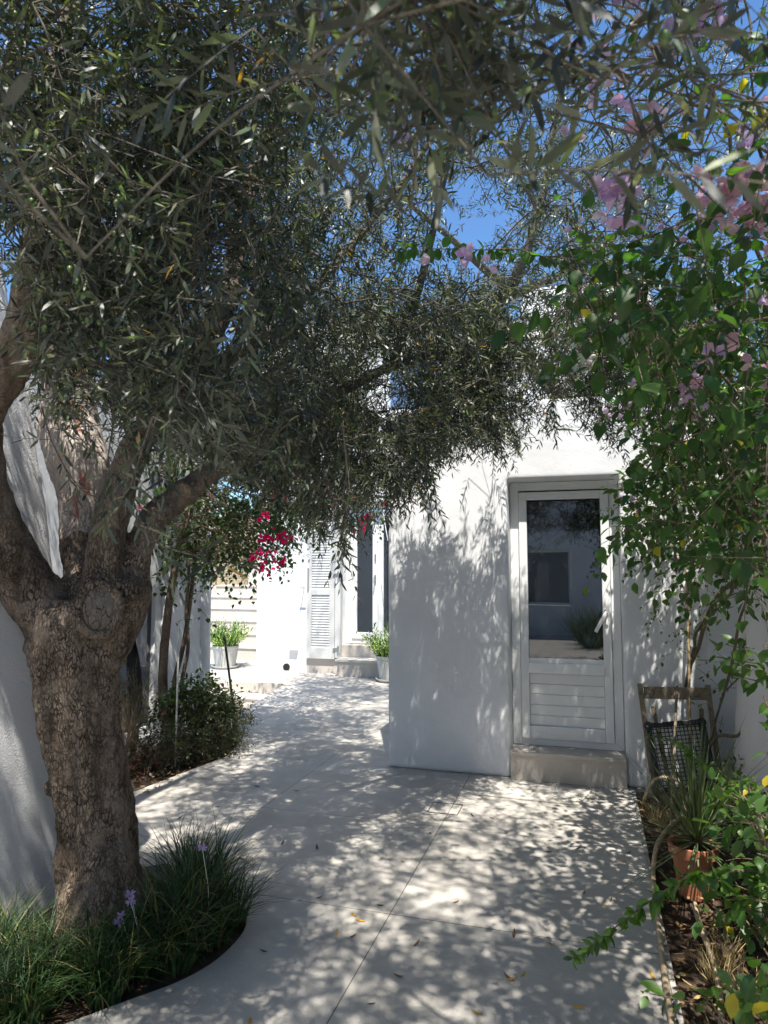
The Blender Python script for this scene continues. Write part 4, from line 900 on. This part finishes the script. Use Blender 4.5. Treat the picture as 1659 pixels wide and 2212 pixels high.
# ------------------------------------------------------------------ grass round the trunk
gr = MB(); gP, gD, gL, gW, gC = [], [], [], [], []
def tuft(x, y, n, h, spread, lean=(0, 0)):
    for _ in range(n):
        a = rng.uniform(0, 2*pi); r_ = spread * math.sqrt(rng.random()); t_ = rng.uniform(.1, 1.1)
        gP.append((x + r_*cos(a), y + r_*sin(a), -.02)); d = np.array([cos(a)*t_*.75 + lean[0] + rng.normal()*.15, sin(a)*t_*.75 + lean[1] + rng.normal()*.15, 1.0]); gD.append(d / np.linalg.norm(d))
        gL.append(h * rng.uniform(.6, 1.15)); gW.append(rng.uniform(.004, .008)); k = rng.random()
        gC.append(np.array((.042, .085, .030)) * rng.uniform(.5, 1.6) if k < .9 else (.30, .25, .10))
for x, y, n, h, s_, le in ((-1.80, 2.95, 330, .38, .10, (.0, 0)), (-1.74, 2.72, 330, .38, .10, (.05, -.1)), (-1.88, 3.08, 200, .40, .09, (0, .1)), (-1.70, 2.86, 260, .38, .08, (.05, 0)), (-1.60, 2.76, 150, .28, .06, (.1, 0)), (-1.64, 2.56, 150, .27, .06, (.1, -.1)), (-1.78, 2.30, 150, .27, .06, (.1, -.1)), (-1.95, 2.06, 130, .27, .06, (.05, -.1)), (-1.60, 2.96, 120, .28, .05, (.05, .05)), (-1.70, 2.60, 240, .34, .08, (.05, -.1)), (-1.82, 2.36, 200, .30, .08, (.1, -.2)),  (-1.78, 2.50, 220, .33, .10, (.15, -.2)), (-1.95, 2.38, 200, .30, .10, (0, -.2)), (-2.08, 2.25, 220, .32, .10, (0, -.2)), (-2.0, 2.14, 220, .30, .08, (.1, -.2)),
                              (-2.28, 2.20, 260, .34, .10, (0, -.1)), (-2.16, 2.0, 260, .32, .09, (0, -.1)), (-2.30, 1.95, 260, .34, .10, (0, -.1)), (-2.12, 1.84, 220, .30, .07, (0, -.1)), (-2.30, 1.72, 260, .32, .10, (0, 0)), (-2.36, 2.4, 120, .28, .06, (0, 0)), (-2.3, 1.5, 200, .32, .08, (0, 0))):
    tuft(x, y, int(n * 1.0), h, s_, le)
n = len(gP); gr.leaves(np.array(gP), np.array(gD), nrm(-np.array([(d[0], d[1], 0) for d in gD]) + rdir(n) * .35 + np.array([0, 0, .2])), np.array(gL), np.array(gW), np.array(gC), 'blade', rng.uniform(.5, 2.0, n))
tag(gr.build('border_grass', M['grass']), 'dark green strappy grass growing round the olive trunk', None, None, 'stuff')
fl = empty('garlic_flower', (-1.99, 2.33, 0)); tag(fl, 'small lilac flower heads on thin stalks in the grass before the trunk', 'flower')
m_ = MB(); heads = [at(262, 1980, 2.72), at(283, 1948, 2.75), at(256, 1992, 2.7), at(437, 1832, 2.95), at(282, 1932, 2.8)]
for h in heads: MB().tube([(h[0] + .03, h[1] + .03, 0), (h[0] + .02, h[1] + .02, h[2] * .6), h], .0009, 4).build('stalk', M['grass'], fl)
for h in heads:
    m_ = MB(); n = 18; D = nrm(rdir(n) + np.array([0, 0, .4])); m_.leaves(np.repeat(h[None], n, 0), D, rdir(n), .024, .009, (.55, .42, .66), 'thin'); m_.build('flower_head', M['petal'], fl)

# ------------------------------------------------------------------ shrubs in the left bed
def shrub(name, label, blobs, step, ll, wr, col, kind='broad', mat_='leaf', rt=.003, up=.5):
    c0 = np.array(blobs[0][:2]); e = empty(name, (c0[0], c0[1], 0)); tag(e, label, 'shrub')
    a, b_ = MB(), MB()
    for x, y, z, r_, n in blobs:
        cc = np.array([x, y, z]); U = rdir(n) * (rng.random((n, 1)) ** .4) * r_; U[:, 2] *= .8
        Pt = cc + U; Pt[:, 2] = np.maximum(Pt[:, 2], .03)
        D = nrm(U / r_ + rdir(n) * .6 + np.array([0, 0, up]))
        for p in Pt[::2]: b_.tube([(x, y, -.03), (x * .6 + p[0] * .4, y * .6 + p[1] * .4, p[2] * .55), p], [rt, rt * .8, rt * .5], 4, cap=False)
        shoots(Pt, D, rng.uniform(.06, .16, n), a, b_, step, ll, wr, col, kind, .3, .1, rt=.0015, ang=(.5, 1.2), hang=.1)
    a.build('foliage', M[mat_], e, smooth=True); b_.build('stems', M['vine_bark'], e); return e
def px(u, v, y):
    d = FW + RT * (u - CX) / F - UP * (v - CY) / F; return tuple(CAM + d * (y / d[1]))
shrub('leafy_shrub', 'glossy dark leafy shrub below the magenta bougainvillea stems', [(-3.36, 5.5, .42, .22, 210), (-3.55, 5.4, .34, .18, 120), (-3.3, 5.65, .35, .2, 130)], .026, .048, .5, (.035, .065, .02))
shrub('trailing_shrub', 'small leaved dark shrub spilling over the paving edge', [(-3.22, 5.62, .24, .22, 380), (-3.30, 5.3, .2, .24, 380), (-3.14, 5.70, .26, .14, 130), (-3.08, 5.5, .1, .14, 150), (-3.35, 5.0, .15, .2, 240)], .014, .021, .62, (.035, .058, .022), up=.2, rt=.0015)
shrub('rosemary_bush', 'upright rosemary bush beside the olive trunk against the glass', [(-3.52, 4.65, .4, .2, 150), (-3.6, 4.9, .6, .16, 110), (-3.62, 4.7, .15, .2, 90)], .012, .022, .16, (.07, .10, .045), 'thin')
shrub('red_leaf_plant', 'low dark red leaf plant on the soil behind the trunk', [(-3.42, 4.85, .06, .10, 34)], .02, .035, .5, (.10, .022, .028))
cn = MB(); cn.tube([(-3.32, 5.08, -.03), (-3.32, 5.09, 1.1)], .008, 8); tag(cn.build('plant_stake', M['pot']), 'thin white stake standing in the left bed', 'stake')
cn = MB(); cn.tube([(-3.16, 5.86, -.03), (-3.42, 6.02, .95)], .012, 8); tag(cn.build('plant_stake', mat('dark_rod', (.08, .07, .065), .6)), 'dark rod leaning by the rounded house end', 'stake')

# ------------------------------------------------------------------ right bed
# folding chair against the wall
ch = empty('folding_chair', (.56, 5.3, 0)); tag(ch, 'weathered wooden folding chair leaning on the wall by the door', 'chair')
def cp(x, z, o=0): return (x, 5.14 + .24 * z / .78 - .012 + o, z)
m_ = MB(); m_.bar(cp(.335, .775), cp(.405, -.02), .035, .026, (0, -1, 0)); m_.build('leg', M['wood'], ch, bevel=.004)
m_ = MB(); m_.bar(cp(.785, .785), cp(.83, -.02), .035, .026, (0, -1, 0)); m_.build('leg', M['wood'], ch, bevel=.004)
MB().bar(cp(.36, .715, .004), cp(.775, .725, .004), .018, .085, (0, 0, 1)).build('back_rail', M['wood'], ch, bevel=.004)
MB().bar(cp(.405, .05, .004), cp(.82, .05, .004), .018, .07, (0, 0, 1)).build('lower_rail', M['wood'], ch, bevel=.004)
MB().bar(cp(.42, .62, .045), cp(.52, .0, .10), .03, .022, (0, -1, 0)).build('rear_leg', M['wood'], ch, bevel=.004); MB().bar(cp(.74, .62, .045), cp(.72, .0, .10), .03, .022, (0, -1, 0)).build('rear_leg', M['wood'], ch, bevel=.004)
# black grille
gq = MB(); e_ = empty('plastic_grille', (.57, 5.15, 0)); tag(e_, 'black plastic grid panel propped against the folding chair', 'grille')
rot = R(8); c0 = np.array([.575, 5.16, .335])
def gp(a, b_, o=0): return c0 + np.array([a * cos(rot) - b_ * sin(rot) * -1 * -1, 0, a * sin(rot) + b_ * cos(rot)]) + np.array([0, b_ * .3 + o, 0])
W_, H_ = .175, .20
fr = MB()
for (a, b_), (c, d) in (((-W_, -H_), (W_, -H_)), ((-W_, H_), (W_, H_)), ((-W_, -H_), (-W_, H_)), ((W_, -H_), (W_, H_))):
    fr.bar(gp(a, b_), gp(c, d), .034, .05, (0, -1, .3))
for a in (-W_, W_):
    for b_ in (-H_, H_):
        p = gp(a, b_); fr.tube([p - (0, .017, 0), p + (0, .017, 0)], .028, 12)
fr.build('rim', M['dark'], e_, bevel=.004)
gd = MB(); nx, nz = 14, 16
for i in range(1, nx): a = -W_ + 2 * W_ * i / nx; gd.bar(gp(a, -H_), gp(a, H_), .006, .008, (0, -1, .3))
for i in range(1, nz): b_ = -H_ + 2 * H_ * i / nz; gd.bar(gp(-W_, b_, .0015), gp(W_, b_, .0015), .0065, .0078, (0, -1, .3))
gd.build('grid', M['dark'], e_)
# spiky plant in terracotta pot
tp = empty('spiky_plant', (.47, 3.86, 0)); tag(tp, 'spiky grass-leaved plant in a terracotta pot in the right bed', 'potted plant')
x, y = .47, 3.86
m_ = MB(); m_.lathe((x, y, -.02), [(0, 0), (.075, 0), (.10, .20), (.115, .20), (.12, .25), (.105, .25), (.095, .21), (0, .2)], 36); m_.build('pot', M['terracotta'], tp)
MB().lathe((x, y, .18), [(0, .022), (.1, .02)], 20).build('soil', M['soil'], tp)
m_ = MB(); n = 210; an = rng.uniform(0, 2*pi, n); el = np.concatenate([rng.uniform(.75, 1.5, n // 2), rng.uniform(-.35, .8, n - n // 2)])
D = np.stack([np.cos(an) * np.cos(el), np.sin(an) * np.cos(el), np.sin(el)], 1)
m_.leaves(np.array([x + .02, y, .24]) + D * .02, D, nrm(np.array([0, 0, 1.0]) - D * D[:, 2:3] + rdir(n) * .1), np.where(el > .7, rng.uniform(.4, .7, n), rng.uniform(.35, .62, n)), rng.uniform(.006, .009, n), np.array((.13, .17, .085)) * rng.uniform(.7, 1.4, (n, 1)), 'blade', rng.uniform(.0, .35, n))
m_.build('leaves', M['grass'], tp)
# hoses
def hose(pts, r_, label):
    q = spl([(*p, 0) for p in pts], 8)[:, :3]; m_ = MB(); m_.tube(q, r_, 12); tag(m_.build('garden_hose', M['hose'], smooth=True), label, 'hose')
z_ = .0
hose([gnd(1470, 2330, .01), gnd(1452, 2212, .012), gnd(1436, 2110, .01), gnd(1424, 2010, .012), gnd(1414, 1930, .01), gnd(1411, 1890, .02), gnd(1414, 1850, .03), gnd(1424, 1815, .05), gnd(1452, 1780, .06), gnd(1475, 1760, .05), gnd(1480, 1745, .03)], .012, 'tan rubber hose running along the edge of the right bed')
a = gnd(1395, 1722, .02)
hose([gnd(1412, 1745, .0), gnd(1393, 1735, .02), (.33, 5.0, .10), (.38, 5.02, .19), (.46, 5.02, .22), (.55, 5.0, .2), gnd(1478, 1735, .05), gnd(1470, 1770, .01)], .012, 'tan hose loop arching before the folding chair')
hose([gnd(1575, 2330, .01), gnd(1560, 2230, .012), gnd(1556, 2160, .012), gnd(1545, 2090, .012), gnd(1524, 2030, .012), gnd(1505, 1975, .012), gnd(1500, 1950, .01)], .0115, 'second tan hose deeper in the right bed')
for p, q, l in ((at(1578, 1620, 4.6), gnd(1540, 1830), 'tan bamboo cane leaning right of the spiky plant'), (at(1482, 1150, 5.1), gnd(1492, 1735), 'bamboo cane tied upright among the bougainvillea stems'), (at(1462, 1480, 4.75), gnd(1447, 1800), 'grey cane standing before the folding chair')):
    m_ = MB(); q = np.array(q); q[2] = -.03; m_.tube([q, (np.array(p) + q) / 2 + .004, p], [.011, .010, .009], 8); tag(m_.build('garden_cane', M['cane'] if 'bamboo' in l else M['wood'], smooth=True), l, 'cane')
bt = mat('blue_twine', (.02, .05, .25), .6)
for (u, v) in ((1476, 1335), (1490, 1343), (1470, 1382)): MB().tube([at(u - 6, v, 5.05), at(u, v + 4, 5.0), at(u + 6, v, 5.05), at(u, v - 3, 5.1), at(u - 6, v, 5.05)], .006, 5).build('plant_tie', bt, bp)
# thorny dry branches
th = empty('thorny_branch', tuple(gnd(1500, 1735))); tag(th, 'bare thorny rose branch arching before the rounded pillar', 'rose bush')
for rows in ([(1500, 1735, 4.75, .010), (1540, 1600, 4.6, .010), (1600, 1585, 4.4, .011), (1622, 1500, 4.35, .009), (1620, 1440, 4.35, .007), (1632, 1400, 4.3, .005)], [(1500, 1735, 4.75, .008), (1545, 1560, 4.6, .007), (1580, 1440, 4.5, .010), (1600, 1330, 4.4, .008), (1640, 1250, 4.3, .006)], [(1560, 1500, 4.55, .005), (1600, 1460, 4.5, .005), (1632, 1430, 4.4, .003)]):
    q = spl(path(rows), 6); m_ = MB(); m_.tube(q[:, :3], q[:, 3], 8)
    for p in q[::2]:
        d = perp(np.array([[0, 0, 1.]]))[0]; m_.tube([p[:3], p[:3] + d * (p[3] + .012)], [.003, .0004], 4)
    m_.build('branch', M['vine_bark'], th, smooth=True)
# leafy shrub low at right, near
ls_ = empty('broadleaf_shrub', (.75, 2.2, 0)); tag(ls_, 'bright green broad leaved shrub in the near right bed', 'shrub')
lf, ss = MB(), MB()
S, D, L = region([(1610, 1720, 1740, 1900, 1.7, 2.3, 20, None), (1590, 1710, 1870, 2000, 1.9, 2.5, 20, None), (1610, 1740, 2060, 2230, 1.5, 1.9, 16, None), (1500, 1580, 2150, 2260, 1.7, 2.0, 5, None), (1610, 1720, 1680, 1800, 2.6, 3.2, 18, None), (1650, 1760, 1480, 1700, 1.7, 2.4, 8, None), (1590, 1700, 1390, 1480, 2.3, 2.8, 8, None)])
for p in S[::2]: ss.tube([(.78 + rng.normal() * .05, 2.2 + rng.normal() * .15, -.03), ((p[0] + .78) / 2, (p[1] + 2.2) / 2, p[2] * .5), p], [.005, .004, .003], 5, cap=False)
shoots(S, D * np.array([1, 1, .4]) + np.array([0, 0, .25]), L * .7, lf, ss, .03, .052, .55, (.065, .135, .026), droop=.1, opp=True, yellow=.02)
def sprig(rows, step_px, ll, col=(.08, .16, .03)):
    q = spl([(*at(*r), 0) for r in rows], 10)[:, :3]; ss.tube(q, np.linspace(.0035, .0012, len(q)), 6, cap=False)
    P_l, D_l = [], []
    T = nrm(np.gradient(q, axis=0))
    for i in range(2, len(q), 2):
        for s_ in range(5):
            P_l.append(q[i]); D_l.append(nrm(T[i] * rng.uniform(-.2, .6) + rng.normal(size=3) * .6 + np.array([0, 0, -.45])))
    n = len(P_l); l_ = ll * np.linspace(1.15, .55, n) * rng.uniform(.7, 1.2, n)
    lf.leaves(np.array(P_l), np.array(D_l), rdir(n) + np.array([0, -.3, .8]), l_, l_ * .45, np.array(col) * rng.uniform(.6, 1.5, (n, 1)), 'broad', rng.uniform(.3, 1.5, n))
sprig([(1700, 1900, 2.0), (1600, 1880, 2.05), (1500, 1890, 2.1), (1420, 1935, 2.15), (1340, 1995, 2.2), (1280, 2040, 2.22), (1238, 2070, 2.25)], 0, .058)
sprig([(1640, 1760, 2.6), (1560, 1670, 2.9), (1500, 1640, 3.0), (1470, 1605, 3.1), (1400, 1590, 3.2)], 0, .038, (.10, .19, .03))
lf.build('foliage', M['leaf'], ls_, smooth=True); ss.build('stems', M['vine_bark'], ls_)
# dark undergrowth deeper in the bed, dry grass tufts
shrub('low_shrub', 'dull green low shrub between spiky plant and boundary wall', [(.86, 4.5, .2, .16, 80), (.86, 4.1, .22, .15, 80), (.84, 3.6, .15, .15, 90), (.88, 4.95, .25, .16, 60), (.80, 3.3, .1, .12, 50)], .022, .03, .5, (.045, .08, .025))
dg = MB(); gP, gD, gL, gW, gC = [], [], [], [], []
for x, y in ((.37, 4.85), (.42, 4.7), (.5, 3.25), (.55, 3.0), (.45, 3.1), (.6, 2.8), (.42, 2.6)): tuft(x, y, 60, .16, .04)
for x, y in ((-5.3, 13.2), (-5.6, 13.15), (-5.45, 13.1)): 
    k0 = len(gP); tuft(x, y, 160, .6, .08)
    for i in range(k0, len(gP)): gP[i] = (gP[i][0], gP[i][1], 1.25)
n = len(gP); dg.leaves(np.array(gP), np.array(gD), rdir(n), np.array(gL), np.array(gW) * .5, np.array((.34, .27, .14)) * rng.uniform(.5, 1.4, (n, 1)), 'blade', 1.4)
tag(dg.build('dry_grass', M['dead']), 'straw coloured dry grass tufts in the right bed', None, None, 'stuff')
# rooftop plants
rg = MB(); gP, gD, gL, gW, gC = [], [], [], [], []
for i in range(34):
    k0 = len(gP); tuft(rng.uniform(-1.2, 1.0), rng.uniform(5.95, 6.5), 34, rng.uniform(.25, .4), .06)
    for j in range(k0, len(gP)): gP[j] = (gP[j][0], gP[j][1], 2.72)
n = len(gP); rg.leaves(np.array(gP), np.array(gD), rdir(n), np.array(gL) * 1.2, np.array(gW) * 1.6, np.array((.20, .30, .05)) * rng.uniform(.5, 1.5, (n, 1)), 'blade', 1.0)
tag(rg.build('rooftop_grass', M['grass']), 'bright green grassy plants on the garden house roof', None, None, 'stuff')
# fountain grass behind the viewer, mirrored in the door
fg = MB(); gP, gD, gL, gW, gC = [], [], [], [], []
for x, y in ((-.1, -4.2), (.3, -3.8), (.0, -3.4), (.5, -4.4), (-1.9, -4.2)): tuft(x, y, 240, .9, .15)
n = len(gP); fg.leaves(np.array(gP), np.array(gD), rdir(n), np.array(gL), np.array(gW) * 1.5, np.array(gC), 'blade', 1.2)
tag(fg.build('fountain_grass', M['grass']), 'tall grass mirrored in the garden door glass', None, None, 'stuff')

# ------------------------------------------------------------------ leaf litter and fallen leaves
lt = MB(); n = 2600
rx = np.concatenate([rng.uniform(.29, .98, 1700), rng.uniform(-3.7, -3.05, 500), rng.uniform(-2.4, -1.7, 400)]); ry = np.concatenate([rng.uniform(1.2, 5.4, 1700), rng.uniform(4.1, 5.9, 500), rng.uniform(1.0, 3.1, 400)])
D = nrm(np.stack([rng.normal(size=n), rng.normal(size=n), rng.normal(size=n) * .25], 1)); 
cc = np.array((.22, .13, .065)) * rng.uniform(.3, 1.7, (n, 1)); cc[rng.random(n) < .12] = (.50, .36, .16)
lt.leaves(np.stack([rx, ry, rng.uniform(-.022, .012, n)], 1), D, nrm(rdir(n) * .5 + np.array([0, 0, 1])), rng.uniform(.03, .06, n), rng.uniform(.008, .02, n), cc, 'thin', rng.uniform(-1.5, 1.5, n))
tag(lt.build('leaf_litter', M['dead']), 'brown dry leaf litter covering the soil of the beds', None, None, 'stuff')
protos = {}
for nm, c in (('yellow', (.58, .33, .05)), ('brown', (.17, .11, .06)), ('dark', (.06, .055, .04))):
    m_ = MB(); m_.leaves(np.array([[-.03, 0, .006]]), np.array([[1., 0, 0]]), np.array([[0, 0, 1.]]), .06, .015, c, 'broad', -1.0); protos[nm] = m_.mesh('fallen_leaf', True); protos[nm].materials.append(M['dead'])
spots = [(765, 1978, 'yellow'), (728, 2017, 'yellow'), (762, 2024, 'brown'), (778, 1990, 'yellow'), (822, 1957, 'dark'), (685, 1832, 'dark'), (610, 1822, 'dark'), (523, 1857, 'dark'), (570, 2056, 'dark'), (802, 2170, 'dark'), (540, 2209, 'yellow'),
         (900, 2040, 'brown'), (870, 1862, 'brown'), (1130, 2107, 'yellow'), (1105, 2118, 'yellow'), (1250, 2178, 'yellow'), (1260, 2062, 'brown'), (1395, 1790, 'brown'), (1390, 1812, 'yellow'), (1320, 1945, 'brown'), (1358, 1843, 'brown'), (1250, 1833, 'dark'), (1235, 1825, 'dark'), (1186, 1842, 'dark'), (1062, 1768, 'brown'), (1020, 1762, 'dark'), (930, 1801, 'dark'), (1310, 1958, 'yellow'), (1262, 1930, 'brown'), (1345, 1860, 'yellow'), (1400, 2120, 'dark'), (1410, 2110, 'yellow'), (1100, 2115, 'brown'), (640, 1710, 'dark'), (470, 1744, 'dark'), (388, 1768, 'dark'), (310, 1712, 'dark'), (555, 1700, 'dark'), (1180, 1710, 'brown'), (1110, 2020, 'brown'), (985, 1950, 'brown'), (860, 2110, 'brown'), (1030, 2190, 'yellow'), (1190, 2040, 'yellow'), (690, 1940, 'brown')]
LB = {'yellow': 'small yellow fallen olive leaf on the pale paving', 'brown': 'small brown fallen leaf on the pale paving', 'dark': 'small dark curled fallen leaf on the pale paving'}
for u, v, k in spots:
    p = gnd(u, v); o = bpy.data.objects.new('fallen_leaf', protos[k]); COL.objects.link(o); o.location = (p[0], p[1], .001); o.rotation_euler = (rng.normal() * .1, rng.normal() * .1, rng.uniform(0, 6.28)); s_ = rng.uniform(.6, 1.05); o.scale = (s_, s_, s_)
    tag(o, LB[k], 'fallen leaf', k + ' fallen leaves on the paving')
print('objects', len(bpy.data.objects))
